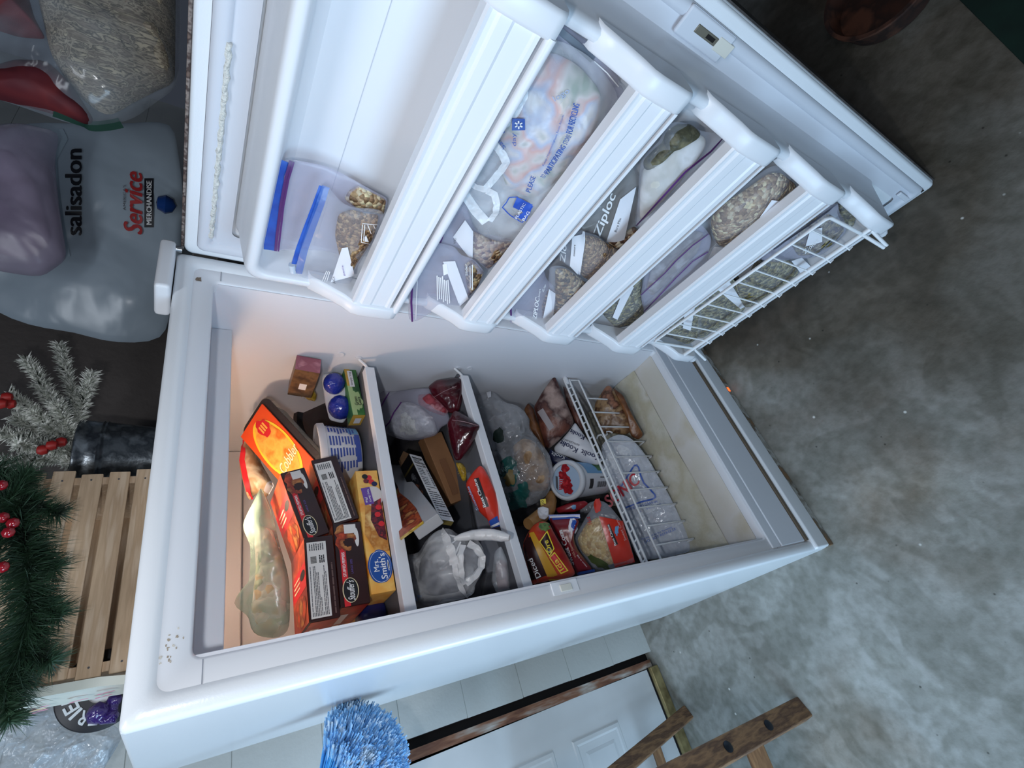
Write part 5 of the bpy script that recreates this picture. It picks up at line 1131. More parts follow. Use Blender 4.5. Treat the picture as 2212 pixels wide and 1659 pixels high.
zipbag('freezer_bag', 'nut bag with dark blue top and blank white label below the grocery bag handles', 'bag', dB(548, 100, 610, 190, 680, 275, 730, 420, 760, 530, 900, 620, 1170, 640, 1080, 760, 900, 950, 820, 880, 740, 800, 650, 740, 560, 692, 440, 672, 330, 655, 380, 540, 410, 450, 440, 320, 480, 210), ND0, oD(0.095), 0.012, NUTS, dB(740, 540, 860, 600, 1020, 660, 1150, 650, 1060, 770, 900, 930, 740, 800, 720, 680), 0.009,
       zips=((dB(545, 120, 500, 260, 450, 430, 400, 560, 350, 655), 0.014, mat('navy_zipper_tape', '#1f3f92', .4)), (dB(610, 210, 540, 340, 470, 500, 410, 670), 0.004, PURP)), labels=(dB(545, 600, 665, 430, 745, 545, 740, 850),), texts=(('VC', dB(570, 670)[0], dB(575, 610)[0], 5, GINK),), fm=ZFILM2, seed=62)
def wprint(B, r):
    mb = MB(); rg = random.Random(5)
    for k in range(7): B.band(mb, dB(385 + 18 * k, 960 + 8 * k + rg.uniform(0, 30), 390 + 20 * k, 1270 - rg.uniform(0, 60)), 0.0022, WINK, 0.0035)
    B.quad(mb, dB(440, 870, 480, 860, 500, 960, 450, 980), WINK, 0.003); mb.build('white_print', r)
    mb = MB(); B.text(mb, 'Slider', dB(690, 975)[0], dB(680, 855)[0], 5, WINK, 0.0045); B.band(mb, dB(715, 1100, 712, 880), 0.0012, WINK, 0.004); B.band(mb, dB(735, 1120, 735, 870), 0.002, WINK, 0.004); mb.build('side_print', r)
zipbag('freezer_bag', 'lilac-tinted zip bag hanging over the hinge end of the second door shelf', 'bag', dB(295, 505, 330, 600, 340, 650, 450, 680, 570, 695, 620, 800, 740, 810, 870, 960, 800, 1100, 705, 1220, 640, 1295, 430, 1300, 310, 1360, 230, 1420, 160, 1450, 105, 1450, 100, 1250, 110, 1050, 150, 800, 210, 650), ND0, oD(0.110), 0.014, NUTSD, dB(660, 880, 740, 830, 850, 960, 780, 1110, 700, 1200, 680, 1060), 0.010,
       zips=((dB(290, 530, 220, 660, 170, 830, 140, 1050, 130, 1250, 140, 1445), 0.004, PURP), (dB(260, 640, 215, 780, 190, 980, 182, 1200, 175, 1420), 0.0014, WINK)), labels=(dB(445, 845, 565, 840, 700, 1215, 610, 1290),), fm=ZFILM2, seed=63, extra=wprint)
zipbag('freezer_bag', 'dark-edged lilac bag folded against the free end of the second door shelf', 'bag', [(1185, 62), (1215, 50), (1250, 75), (1300, 110), (1340, 165), (1330, 190), (1345, 182), (1355, 240), (1320, 270), (1290, 220), (1240, 140)], ND0, oD(0.068), 0.010, None, zips=(([(1205, 62), (1245, 95), (1280, 128)], 0.009, mat('slate_zip', '#5d6672', .4)), ([(1282, 130), (1310, 155), (1335, 185)], 0.0016, WINK)), fm=ZFILM2, seed=64)
# third shelf
GZ = 'clear zip bags of nuts on the third door shelf'
zipbag('freezer_bag', 'purple-zipped bag of brown nuts at the hinge end of the third door shelf', 'bag', dB(1345, 880, 1420, 760, 1450, 900, 1470, 1020, 1560, 1100, 1700, 1180, 1640, 1300, 1540, 1410, 1430, 1440, 1300, 1410, 1190, 1390, 1130, 1480, 1105, 1450, 1102, 1330, 1110, 1240, 1150, 1120, 1200, 1030), ND0, oD(0.100), 0.014, NUTSD, dB(1480, 1140, 1600, 1110, 1690, 1180, 1640, 1290, 1550, 1400, 1440, 1420, 1430, 1300), 0.010,
       zips=((dB(1340, 880, 1280, 970, 1200, 1060, 1150, 1180, 1120, 1300, 1125, 1440), 0.004, PURP),), labels=(dB(1435, 1430, 1500, 1120, 1565, 1165, 1540, 1420),), texts=(('ZIPLOC', dB(1375, 1420)[0], dB(1405, 1210)[0], 9, WINK, 0.25, 0.008), ('Smart', dB(1405, 1200)[0], dB(1418, 1115)[0], 4, WINK), ('Zip', dB(1450, 1150)[0], dB(1475, 1075)[0], 5, WINK)), group=GZ, fm=ZFILM2, seed=71)
zipbag('freezer_bag', 'clear bag of brown chopped nuts lowest in the middle of the third door shelf', 'bag', dD(360, 1190, 440, 1200, 560, 1280, 650, 1340, 560, 1430, 480, 1520, 370, 1620, 340, 1560, 330, 1420, 310, 1330, 320, 1200), ND0, oD(0.112), 0.016, NUTSD, dD(365, 1215, 450, 1215, 560, 1290, 630, 1345, 540, 1430, 470, 1510, 380, 1590, 370, 1420), 0.013, group=GZ, seed=72)
zipbag('freezer_bag', 'clear bag of sugared granola with torn white label on the third door shelf', 'bag', dD(480, 890, 530, 885, 610, 930, 700, 950, 790, 1030, 900, 1080, 780, 1210, 660, 1340, 570, 1280, 480, 1200, 400, 1140, 400, 1020, 440, 960), ND0, oD(0.095), 0.022, GRAN, dD(560, 960, 640, 950, 720, 980, 890, 1085, 770, 1210, 660, 1320, 570, 1270, 530, 1120), 0.018, labels=(dD(480, 1190, 500, 960, 610, 945, 560, 1275),), texts=(('Zloc', dD(440, 1160)[0], dD(460, 985)[0], 11, WINK, 0.25, 0.008), ('mixture', dD(520, 1110)[0], dD(525, 1020)[0], 4, GINK)), group=GZ, seed=73)
zipbag('freezer_bag', 'large smoky clear bag with long white label in the middle of the third door shelf', 'bag', dD(965, 240, 985, 300, 982, 430, 1030, 480, 1015, 640, 1000, 860, 1050, 935, 960, 1020, 890, 1085, 850, 1060, 770, 1000, 740, 985, 690, 900, 610, 930, 530, 880, 480, 900, 400, 960, 330, 1010, 420, 880, 560, 700, 700, 520, 850, 360), ND0, oD(0.075), 0.014, chunky('speckled_nuts', ['#6b4a34', '#533828', '#c9b9a0', '#4a3022', '#8a6a4c', '#b9a184'], 95), dD(930, 920, 1000, 880, 1050, 935, 960, 1010, 890, 1080, 800, 1030, 770, 990, 850, 960), 0.012,
       labels=(dD(770, 1000, 880, 660, 1008, 560, 900, 1045),), texts=(('Ziploc', dD(735, 970)[0], dD(862, 640)[0], 22, WINK, 0.2, 0.008), ('Bars Mix', dD(850, 920)[0], dD(890, 810)[0], 5, GINK)), fm=film('smoky_film', '#a8a49e', 0.30, .2, .8, 14), seed=74, group=GZ, power=0.7)
WHF = mat('white_frozen_dough', '#d5d3cc', 0.6, var=('#c2bfb4', '#e0dfdb', '#a9a69a'), vscale=10, vdetail=5, bump=0.3, bscale=25)
OLV = mat('dark_olive_food', '#5d5a40', 0.5, var=('#3f3d2c', '#7d7658'), vscale=30, bump=0.5, bscale=50)
zipbag('freezer_bag', 'puffy bag of frosty white food with a purple zipper on the third door shelf', 'bag', dD(1250, 60, 1330, 45, 1420, 60, 1540, 130, 1715, 140, 1772, 225, 1700, 300, 1400, 600, 1200, 800, 1060, 935, 1005, 870, 1030, 600, 1032, 470, 1050, 340, 1120, 270, 1210, 200, 1225, 120), ND0, oD(0.090), 0.024, WHF, [dD(1330, 180, 1440, 140, 1530, 150, 1580, 200, 1480, 330, 1300, 560, 1100, 780, 1040, 840, 1040, 620, 1060, 430, 1200, 300)], 0.022,
       zips=((dD(1722, 150, 1600, 280, 1400, 440, 1200, 660, 1010, 870), 0.005, PURP),), fm=ZFILM, seed=75, extra=lambda B, r: (lambda mb: (Bag(dD(1245, 130, 1330, 70, 1440, 65, 1530, 130, 1440, 150, 1330, 190, 1210, 300, 1075, 430, 1065, 360, 1140, 280, 1220, 215), B.n, B.P0, 0.021, 0.004, 0.003, 30, 5).mesh(mb, OLV), mb.build('dark_contents', r)))(MB()))
# fourth shelf
zipbag('freezer_bag', 'clear bag bulging with pale chunky granola at the free end of the fourth door shelf', 'bag', dE(940, 215, 1050, 160, 1170, 60, 1260, 15, 1340, 60, 1455, 205, 1330, 310, 1100, 480, 980, 600, 880, 712, 800, 705, 748, 690, 715, 590, 705, 500, 725, 420, 800, 330, 880, 270), ND0, oD(0.090), 0.035, NUTSP, dE(960, 260, 1080, 180, 1200, 90, 1300, 90, 1440, 200, 1300, 330, 1080, 490, 960, 610, 880, 700, 770, 690, 725, 590, 715, 500, 735, 430, 820, 350), 0.031, labels=(dE(1120, 455, 1220, 310, 1310, 325, 1180, 440),), seed=81)
zipbag('freezer_bag', 'flat translucent bag with two purple zip lines across the fourth door shelf', 'bag', dE(480, 540, 560, 490, 640, 520, 690, 580, 725, 640, 700, 740, 690, 850, 560, 960, 350, 1130, 165, 1300, 150, 1220, 130, 1110, 150, 1000, 170, 920, 240, 820, 340, 730, 420, 665, 450, 600), ND0, oD(0.105), 0.014, mat('misty_nuts', '#9a958c', 0.6, var=('#7d7568', '#b3b0ab', '#8a7a60'), vscale=16, vdetail=5), dE(230, 860, 420, 690, 560, 570, 660, 590, 600, 760, 400, 960, 220, 1120, 180, 1050), 0.009,
       zips=((dE(700, 590, 560, 690, 420, 820, 330, 920, 130, 1105), 0.004, PURP), (dE(690, 740, 560, 820, 420, 960, 260, 1130, 155, 1240), 0.004, PURP)), fm=ZFILM2, seed=82)
zipbag('freezer_bag', 'olive nut bag with pale label ribbon at the hinge end of the fourth door shelf', 'bag', dD(930, 1210, 1040, 1180, 1060, 1300, 1045, 1420, 1075, 1480, 1070, 1590, 980, 1659, 850, 1690, 760, 1600, 690, 1500, 730, 1440, 830, 1340), ND0, oD(0.090), 0.018, NUTSG, None, 0.014, labels=(dD(820, 1600, 935, 1310, 990, 1360, 860, 1620),), texts=(('Ziploc', dD(790, 1500)[0], dD(880, 1350)[0], 10, WINK, 0.25, 0.006),), seed=83)
solidbag('paper_scrap', 'blank white paper label between the two bags of the fourth door shelf', dE(745, 705, 865, 715, 800, 800, 730, 850, 670, 860, 700, 790), ND0, oD(0.085), 0.003, PAPER, cat='paper', seed=3, amp=0.002)
# wire rack at the bottom of the door
zipbag('freezer_bag', 'bag with dark grey zip band at the free end of the lowest wire rack', 'bag', dE(1500, 370, 1580, 340, 1680, 340, 1778, 338, 1785, 420, 1830, 480, 1850, 570, 1740, 690, 1640, 770, 1540, 795, 1420, 800, 1250, 830, 1110, 810, 1200, 730, 1260, 600, 1300, 540), ND0, oD(0.120), 0.016, NUTSG, dE(1540, 480, 1700, 430, 1800, 500, 1830, 570, 1720, 690, 1560, 770, 1440, 780, 1380, 680), 0.012, zips=((dE(1765, 345, 1600, 470, 1450, 570, 1320, 660, 1200, 760, 1105, 812), 0.009, mat('slate_zip_band', '#4f5262', .4)), (dE(1750, 620, 1620, 740, 1530, 790), 0.004, mat('grey_zip_line', '#6d7582', .4))), labels=(dE(1540, 560, 1640, 540, 1640, 660, 1500, 700),), fm=ZFILM2, seed=91, texts=(('Ziploc', dE(1500, 770)[0], dE(1620, 660)[0], 11, WINK, 0.2),))
zipbag('freezer_bag', 'olive nut bag standing in the far free corner of the lowest wire rack', 'bag', dE(1782, 345, 1840, 335, 1900, 370, 1925, 440, 1900, 520, 1860, 560, 1800, 500, 1770, 430), ND0, oD(0.085), 0.016, NUTSG, None, 0.012, seed=92)
zipbag('freezer_bag', 'shiny olive nut bag with white label in the middle of the lowest wire rack', 'bag', dE(1120, 860, 1220, 810, 1370, 815, 1450, 910, 1400, 1000, 1280, 1080, 1120, 1180, 1000, 1215, 950, 1130, 915, 1030, 1010, 940), ND0, oD(0.118), 0.018, NUTSG, None, 0.014, labels=(dE(1385, 820, 1470, 790, 1560, 880, 1460, 920),), seed=93)
zipbag('freezer_bag', 'mossy nut bag with a long white paper slip in the lowest wire rack', 'bag', dE(740, 1010, 850, 930, 960, 1030, 990, 1160, 1000, 1230, 880, 1320, 740, 1400, 640, 1470, 560, 1440, 560, 1250, 640, 1080), ND0, oD(0.108), 0.018, NUTSG, None, 0.014, labels=(dE(710, 1010, 830, 930, 1000, 1200, 960, 1220),), seed=94)
zipbag('freezer_bag', 'mossy nut bag with printed label at the hinge end of the lowest wire rack', 'bag', dE(420, 1240, 520, 1130, 600, 1130, 640, 1250, 640, 1400, 590, 1480, 520, 1520, 420, 1480, 330, 1420, 270, 1370, 330, 1300), ND0, oD(0.112), 0.016, NUTSG, None, 0.012, labels=(dE(480, 1380, 510, 1130, 595, 1130, 545, 1400),), texts=(('Ziploc', dE(420, 1340)[0], dE(470, 1200)[0], 11, WINK, 0.2, 0.006),), seed=95)
zipbag('freezer_bag', 'dark olive nut bag wedged behind the fourth rail above the wire rack', 'bag', dE(860, 900, 960, 780, 1100, 700, 1230, 650, 1220, 740, 1130, 830, 1100, 900, 980, 1000, 900, 990), ND0, oD(0.080), 0.014, NUTSG, None, 0.010, labels=(dE(930, 930, 1010, 770, 1110, 760, 990, 1010),), seed=96)

# ================================================================== ON TOP OF THE FREEZER
ZT = FH + 0.001
PINE = mat('raw_pine', '#dcc0a0', 0.65, var=('#cdb090', '#e4ccb0'), vscale=9, stretch=(1, 8, 12), vdetail=5)
CRW = mat('crate_white_board', '#d3d6cc', 0.6, var=('#c2c6ba',), vscale=10)
def nail(mb, P, n): mb.lathe(P, n, [(0.0015, -0.0005), (0.0015, 0.0006), (0, 0.0006)], GINK, 8)
root = thing('wooden_crate', (0.25, 0.33, ZT), 'pale slatted pine crate standing on top of the freezer behind the garland', 'crate')
CX0, CX1, CY0, CY1 = 0.115, 0.445, 0.27, 0.42
for k in range(6):
    z = ZT + 0.004 + k * 0.0375
    mb = MB(); mb.box(CX0 + rg.uniform(-.004, .004), CX1 + rg.uniform(-.006, .006), CY0 - 0.007, CY0, z, z + 0.029, PINE, 0.0012, 1)
    for x in (CX0 + 0.012, CX1 - 0.015): nail(mb, (x, CY0 - 0.0072, z + 0.015), (0, -1, 0))
    mb.build('slat', root)
    MB().box(CX0, CX1, CY1, CY1 + 0.007, z, z + 0.029, PINE, 0.0012, 1).build('slat', root)
MB().box(CX0 + 0.004, CX0 + 0.018, CY0, CY1, ZT, ZT + 0.23, PINE, 0.001).build('end_board', root)
MB().box(CX1 - 0.020, CX1 - 0.006, CY0, CY1, ZT, ZT + 0.23, PINE, 0.001).build('end_board', root)
MB().box(CX0 + 0.02, CX1 - 0.022, CY0 + 0.001, CY1, ZT + 0.001, ZT + 0.008, mat('dark_crate_floor', '#4a3826', 0.8)).build('crate_floor', root)
mb = MB(); mb.prism([(0.100, 0.235, ZT), (0.106, 0.235, ZT + 0.04), (0.112, 0.235, ZT + 0.20), (0.112, 0.30, ZT + 0.20), (0.100, 0.30, ZT)], (-0.012, 0, 0), CRW)
FB_ = Face(V(0.0885, 0.235, ZT), (0, 0, 1), (0, 0.065, 0), 0.2, 0.065, toward=(-1, 0, 2)); 
wb_ = mb
for k, (x, y) in enumerate(((.14, .3), (.16, .65), (.30, .5), (.48, .3), (.50, .7), (.72, .4))):
    ell(wb_, FB_, x, y, .035, .045, PINKI, 0.0008, 9, 0.9, k); ell(wb_, FB_, x + .05, y + .05, .018, .05, PINKI, 0.0008, 7, 0.9, k + 9)
wb_.build('painted_end', root, 'white painted end board with faded pink marks')

# garland of pine needles with berries, hanging in front of the crate
NEED = mat('pine_needles', '#1d3324', 0.6, var=('#2c4a33', '#122318'), vscale=30)
NEED2 = mat('grey_green_needles', '#3c5546', 0.6)
BERR = mat('red_berry', '#8a1420', 0.18, spec=0.8)
def bristle(mb, C0, C1, R, n, mt, seed, rad=0.0011, droop=0.0, L=1.0):
    rg = random.Random(seed); ax = unit(np.array(C1) - np.array(C0)); u = unit(np.cross(ax, (0.3, 0.9, 0.2))); w = np.cross(ax, u)
    for _ in range(n):
        t = rg.random(); a = rg.uniform(0, 2 * math.pi); d = unit(math.cos(a) * u + math.sin(a) * w + ax * rg.uniform(0.1, 0.9) - UP * droop); p = np.array(C0) * (1 - t) + np.array(C1) * t
        q = p + d * R * rg.uniform(0.6, 1.1); s = np.cross(d, (rg.uniform(-1, 1), rg.uniform(-1, 1), rg.uniform(-1, 1))); s = unit(s) * rad
        s2 = unit(np.cross(d, s)) * rad
        mb.add([p + s, p - s * .5 + s2, p - s * .5 - s2, q], [(0, 1, 3), (1, 2, 3), (2, 0, 3)], mt)
root = thing('pine_garland', atY((60, 1240), 0.20), 'dark green pine garland with glossy red berries in front of the wooden crate', 'garland')
mb = MB(); sp = [atY(p, y) for p, y in (((-30, 1010), .22), ((40, 1090), .19), ((60, 1200), .18), ((65, 1320), .18), ((40, 1420), .19), ((-10, 1520), .2))]
for i in range(len(sp) - 1):
    bristle(mb, sp[i], sp[i + 1], 0.052, 620, NEED, i); bristle(mb, sp[i], sp[i + 1], 0.058, 160, NEED2, 30 + i)
extra_ = [((20, 1060), (130, 1110)), ((50, 1180), (120, 1230)), ((60, 1280), (130, 1330)), ((40, 1390), (110, 1430)), ((0, 1180), (-40, 1180)), ((0, 1450), (20, 1560)), ((10, 1090), (60, 1020))]
for k, (a, b_) in enumerate(extra_): bristle(mb, atY(a, .185), atY(b_, .175), 0.032, 420, NEED, 60 + k, droop=0.2)
o = mb.build('needles', root); o['kind'] = 'stuff'
for k, p in enumerate(((3, 1048), (28, 1130), (6, 1118), (18, 1150), (5, 1225))):
    c = atY(p, 0.135); MB().lathe(c - UP * 0.007, UP, [(0.0, 0), (0.005, .0015), (0.0075, .006), (0.006, .0115), (0.0, .0145)], BERR, 14).build('berry', root)
# galvanised pail with snowy branches
GALV = mat('galvanised_steel', '#7b8288', 0.32, 0.85, var=('#565d64', '#9aa2a8'), vscale=30, vdetail=4, bump=0.15, bscale=60)
PC_ = V(0.585, 0.46, ZT)
root = thing('metal_pail', PC_, 'dark galvanised metal pail on top of the freezer beside the crate', 'pail')
MB().lathe(PC_, UP, [(0.0, 0.002), (0.064, 0.002), (0.066, 0.0), (0.078, 0.100), (0.0805, 0.103), (0.0785, 0.107), (0.0810, 0.110), (0.079, 0.114), (0.082, 0.140), (0.0855, 0.143), (0.0855, 0.148), (0.081, 0.150), (0.079, 0.145), (0.062, 0.01), (0, 0.01)], GALV, 40).build('pail_body', root)
for s_ in (-1, 1): MB().lathe(PC_ + V(0.084 * s_, 0, 0.125), (s_, 0, 0), [(0.010, -0.004), (0.010, 0.002), (0.004, 0.005), (0, 0.005)], GALV, 12).build('handle_lug', root)
SNOW = mat('flocked_snow', '#e0e1d8', 0.9, var=('#8d9488', '#f0f0ea', '#b9bdb2'), vscale=70, vdetail=2, vlo=0.35, vhi=0.6); TWIG = mat('dark_twig', '#1c241c', 0.8)
root = thing('snowy_branches', PC_ + V(0, 0, 0.012), 'flocked snowy pine branches with red berries standing in the metal pail', 'branches')
tips = [(55, 775), (128, 745), (200, 805), (85, 830), (30, 900), (40, 960), (100, 920), (150, 1000), (20, 850), (70, 890), (10, 1000), (120, 870), (-20, 930)]
for k, p in enumerate(tips):
    tip = atY(p, 0.38 + 0.03 * math.sin(k * 2.1)); b0 = PC_ + V(0.02 * math.cos(k), 0.02 * math.sin(k * 1.7), 0.02); mid = (b0 + tip) / 2 + V(0, 0, 0.03)
    mid[2] = max(mid[2], ZT + 0.155); mid[0] = PC_[0] + (mid[0] - PC_[0]) * 0.6
    mb = MB(); mb.tube([b0, mid, tip], [0.003, 0.003, 0.002], TWIG, 6)
    bristle(mb, mid, tip, 0.021, 620, SNOW, 200 + k, 0.0030); bristle(mb, mid, tip, 0.022, 80, TWIG, 300 + k, 0.0013)
    mb.build('branch', root)
for k, (p, y) in enumerate((((112, 962), 0.33), ((92, 972), 0.335), ((132, 955), 0.34), ((15, 858), 0.33), ((3, 872), 0.33), ((22, 872), 0.34))):
    c = atY(p, y); MB().lathe(c - UP * 0.009, UP, [(0.0, 0), (0.007, .002), (0.010, .009), (0.007, .016), (0.0, .018)], mat('matt_red_berry', '#a01f1c', 0.5), 12).build('berry', root)
# black board behind the pail and an added dark panel standing in for the shaded wall
root = thing('black_tray', (0.60, 0.60, ZT), 'black tray leaning behind the pail', 'tray')
MB().prism([(0.47, 0.575, ZT), (0.74, 0.575, ZT), (0.72, 0.60, ZT + 0.13), (0.5, 0.60, ZT + 0.13)], (0, 0.012, 0), BLKT).build('tray', root)
tag(MB().cuboid(V(0.45, 0.668, ZT), (0.72, 0, 0), (0, 0.018, 0.0), (0, 0.0, 0.75), WALLD, 0.002).build('wall_shade_board'), 'dark grey-brown board standing behind the pail above the freezer', 'board')  # added board standing in for the shaded wall
# round black sign with white letters
SC_ = atY((222, 1488), 0.37); root = thing('round_sign', SC_ - UP * 0.057, 'black ring sign with pale letters half hidden behind the crate end', 'sign')
rS = 0.057; MB().lathe(SC_, (-0.25, -1, 0), [(0.019, 0.0), (0.019, 0.006), (rS - 0.002, 0.006), (rS, 0.004), (rS, -0.004), (0.019, -0.004), (0.019, 0)], INK, 48).build('ring', root)
MB().lathe(SC_, (-0.25, -1, 0), [(0.0192, 0.0), (0.0192, 0.003), (0, 0.003)], mat('sign_centre', '#c9cdd2', .6), 32).build('centre', root)
mb = MB(); sn = unit((-0.25, -1, 0)); su = unit(np.cross(sn, UP)); su = su if su[0] > 0 else -su
for k, ch in enumerate('FRIENDS'):
    a = math.radians((172, 150, 132, 116, 96, 74, 52)[k]); r0 = 0.030; lw = 0.004 if ch == 'I' else 0.011; d = su * math.cos(a) + UP * math.sin(a); tg = unit(su * math.sin(a) - UP * math.cos(a)); Fc = Face(SC_ + sn * 0.0064 + d * r0 - tg * lw / 2, tg, d, lw, 0.017); Fc.n = sn
    text(mb, Fc, ch, 0, 0, 1, 1, mat('sign_letters', '#c3c9cc', .6), 0, 0, 0.0006, 0.03)
mb.build('lettering', root)
PURPL = film('purple_plastic', '#3c2a6e', 0.75, 0.12, 0.5, 60)
root = thing('purple_ornament', atY((225, 1535), 0.30), 'shiny purple plastic piece lying in front of the round sign', 'ornament')
mb = MB()
for p, r_ in (((212, 1540), 0.015), ((240, 1547), 0.010), ((247, 1512), 0.010)):
    c = atY(p, 0.315); mb.lathe(c - UP * r_, UP, [(0, 0), (r_ * .7, r_ * .3), (r_, r_), (r_ * .7, r_ * 1.7), (0, 2 * r_)], PURPL, 16)
mb.tube([atY(p, 0.315) for p in ((250, 1490), (245, 1520), (240, 1560), (225, 1555), (205, 1537))], 0.007, PURPL, 10); mb.build('plastic_piece', root)
BUB = film('crumpled_clear_wrap', '#b9c4cc', 0.40, 0.14, 1.0, 35, 0.25)
B = Bag([(-60, 1470), (60, 1480), (95, 1500), (130, 1530), (190, 1560), (250, 1565), (268, 1585), (255, 1610), (225, 1659), (200, 1720), (60, 1760), (-80, 1720)], (-0.3, -0.95, 0.1), atY((120, 1600), 0.53), 0.05, 0.01, 0.016, 18, 7, power=0.6)
root = thing('clear_plastic_wrap', B.c, 'heap of crumpled clear plastic wrap at the left end of the freezer top', 'plastic bag'); mb = MB(); B.mesh(mb, BUB); mb.build('wrap', root)

# ================================================================== BESIDE THE FREEZER: bags on a cabinet hidden by the door
cabm = mat('storage_cabinet_paint', '#6d6a66', 0.7)
root = thing('storage_cabinet', (1.4, 0.42, 0), 'plain grey storage cabinet behind the open freezer door holding plastic bags', 'cabinet')
mb = MB(); mb.box(0.86, 2.0, 0.12, 0.80, 0.0, 1.575, cabm, 0.004); mb.build('carcass', root)
for k in range(2): MB().box(0.87 + 0.56 * k, 1.42 + 0.56 * k, 0.104, 0.12, 0.05, 1.53, cabm, 0.003).build('cabinet_door', root)
NB = unit((-0.62, -0.78, 0.05)); LILB = film('misty_pink_film', '#a79bb0', 0.45, 0.3, 0.8, 8, 0.2)
WBAG = film('white_shop_bag', '#a9b8c4', 0.92, 0.3, 0.8, 6); BLETT = mat('black_lettering', '#14161f', .5); RLET = mat('red_script', '#b02a2c', .5)
def shop(B, r):
    mb = MB(); B.text(mb, 'salisadon', (178, 508), (178, 325), 36, BLETT, 0.006, 0, 0.010); mb.build('black_lettering', r)
    mb = MB(); B.text(mb, 'Service', (308, 508), (308, 378), 40, RLET, 0.006, 0.3, 0.012); mb.build('red_script', r)
    mb = MB(); B.quad(mb, (312, 492, ) and [(312, 492), (312, 386), (332, 386), (332, 492)], BLETT, 0.003); B.text(mb, 'MERCHANDISE', (328, 486), (328, 392), 11, WINK, 0.005, 0, 0.004); mb.build('name_bar', r)
    mb = MB(); B.text(mb, "AMERICA'S", (272, 455), (272, 400), 6, GINK, 0.003); mb.build('fine_print', r)
    mb = MB(); B.band(mb, [(132, 280), (142, 300), (118, 345), (120, 380), (125, 430), (135, 480), (147, 555)], 0.010, mat('bag_seam', '#9fb0bb', .4), 0.004); mb.build('welded_seam', r)
zipbag('shopping_bag', 'large pale grey-blue shop bag with black and red lettering standing beyond the freezer door', 'plastic bag', [(60, 262), (200, 268), (375, 262), (395, 400), (392, 560), (372, 650), (355, 735), (290, 742), (220, 738), (160, 715), (100, 712), (20, 690), (-60, 640), (-70, 450), (-40, 300)], NB, (1.12, 0.50, 1.70), 0.03, None, fm=WBAG, seed=3, amp=0.018, freq=6, extra=shop, power=0.6)
zipbag('plastic_bag', 'misty pink and grey clear bag hanging in front of the shop bag', 'plastic bag', [(-70, 280), (40, 265), (130, 285), (118, 350), (128, 450), (146, 560), (90, 600), (-10, 585), (-80, 560)], NB, (1.06, 0.36, 1.74), 0.05, mat('pink_cloth', '#94809a', 0.9, var=('#74647c', '#b09db4'), vscale=6), [(-60, 330), (20, 320), (80, 400), (110, 520), (60, 560), (-40, 540)], 0.03, fm=LILB, seed=5, amp=0.012, freq=7)
STRAW = mat('straw_bundle', '#b5a692', 0.8, var=('#8d8070', '#d6c8ae', '#6d6458', '#e0d2b4'), vscale=16, stretch=(6, 6, 1), vdetail=6); REDC = mat('dark_red_cloth', '#5c1822', 0.7, var=('#7c2a2c', '#3e1220'), vscale=7); GRNC = mat('dark_green_cloth', '#1f4a3c', 0.7)
def cloths(B, r):
    mb = MB(); Bag([(-40, -30), (55, -30), (75, 40), (100, 85), (40, 80), (-40, 55)], B.n, B.P0, 0.075, 0.01, 0.01, 10, 4, lift=0.004).mesh(mb, REDC); mb.build('red_cloth', r)
    mb = MB(); Bag([(-40, 160), (40, 138), (110, 140), (160, 190), (205, 262), (185, 272), (110, 245), (-40, 205)], B.n, B.P0, 0.060, 0.01, 0.01, 10, 6, lift=0.004).mesh(mb, REDC); mb.build('red_cloth', r)
    mb = MB(); B.band(mb, [(115, 240), (160, 255), (200, 268), (260, 262)], 0.022, GRNC, 0.003); mb.build('green_trim', r)
zipbag('plastic_bag', 'big glossy clear bag holding a straw bundle and dark red cloth above the door', 'plastic bag', [(-60, -60), (120, -70), (300, -70), (392, -40), (390, 120), (382, 190), (330, 225), (290, 258), (210, 275), (140, 265), (60, 235), (-50, 200)], NB, (0.99, 0.22, 1.76), 0.085, STRAW, [(70, -60), (380, -50), (378, 180), (310, 210), (230, 255), (160, 200), (110, 120)], 0.068, fm=film('gloss_clear_film', '#b7c0c8', 0.22, 0.12, 1.0, 9, 0.12), seed=9, amp=0.014, freq=8, extra=cloths, power=0.6)
c = hit((360, 442), NB, V(1.10, 0.44, 1.7))
root = thing('blue_ball', c - UP * 0.02, 'small faceted blue plastic ball in front of the shop bag near the freezer hinge', 'ball')
MB().lathe(c - UP * 0.022, UP, [(0, 0), (0.018, .008), (0.026, .024), (0.017, .042), (0, .046)], mat('dark_blue_plastic', '#123a7a', .25), 9).build('ball', root)

# ================================================================== LOWER LEFT: duster, ladder
DBL = mat('blue_bristles', '#3fa4f2', 0.5, var=('#62b9f6',), vscale=60); DFL = mat('flagged_bristle_tips', '#a6d0f2', 0.6, var=('#78bbf0', '#cfe6f7'), vscale=50)
hb = atY((700, 1740), 0.42); hc_ = atY((795, 1608), 0.36)
root = thing('blue_duster', hb, 'fluffy blue bristle duster with pale frayed tips beside the freezer', 'duster')
ax = unit(hc_ - hb); L0 = np.linalg.norm(hc_ - hb); u = unit(np.cross(ax, UP)); w = np.cross(ax, u)
mb = MB(); mb.tube([hb - ax * 0.5, hb - ax * 0.02], 0.011, mat('pale_pole', '#c9cdd2', .4), 12); mb.lathe(hb - ax * 0.04, ax, [(0.012, 0), (0.02, 0.02), (0.026, 0.05), (0, 0.055)], mat('duster_collar', '#1f5aa8', .4), 20); mb.build('handle', root)
rg = random.Random(8); m1, m2 = MB(), MB()
Rr = 0.5 * np.linalg.norm(atY((730, 1560), .36) - atY((870, 1640), .36))
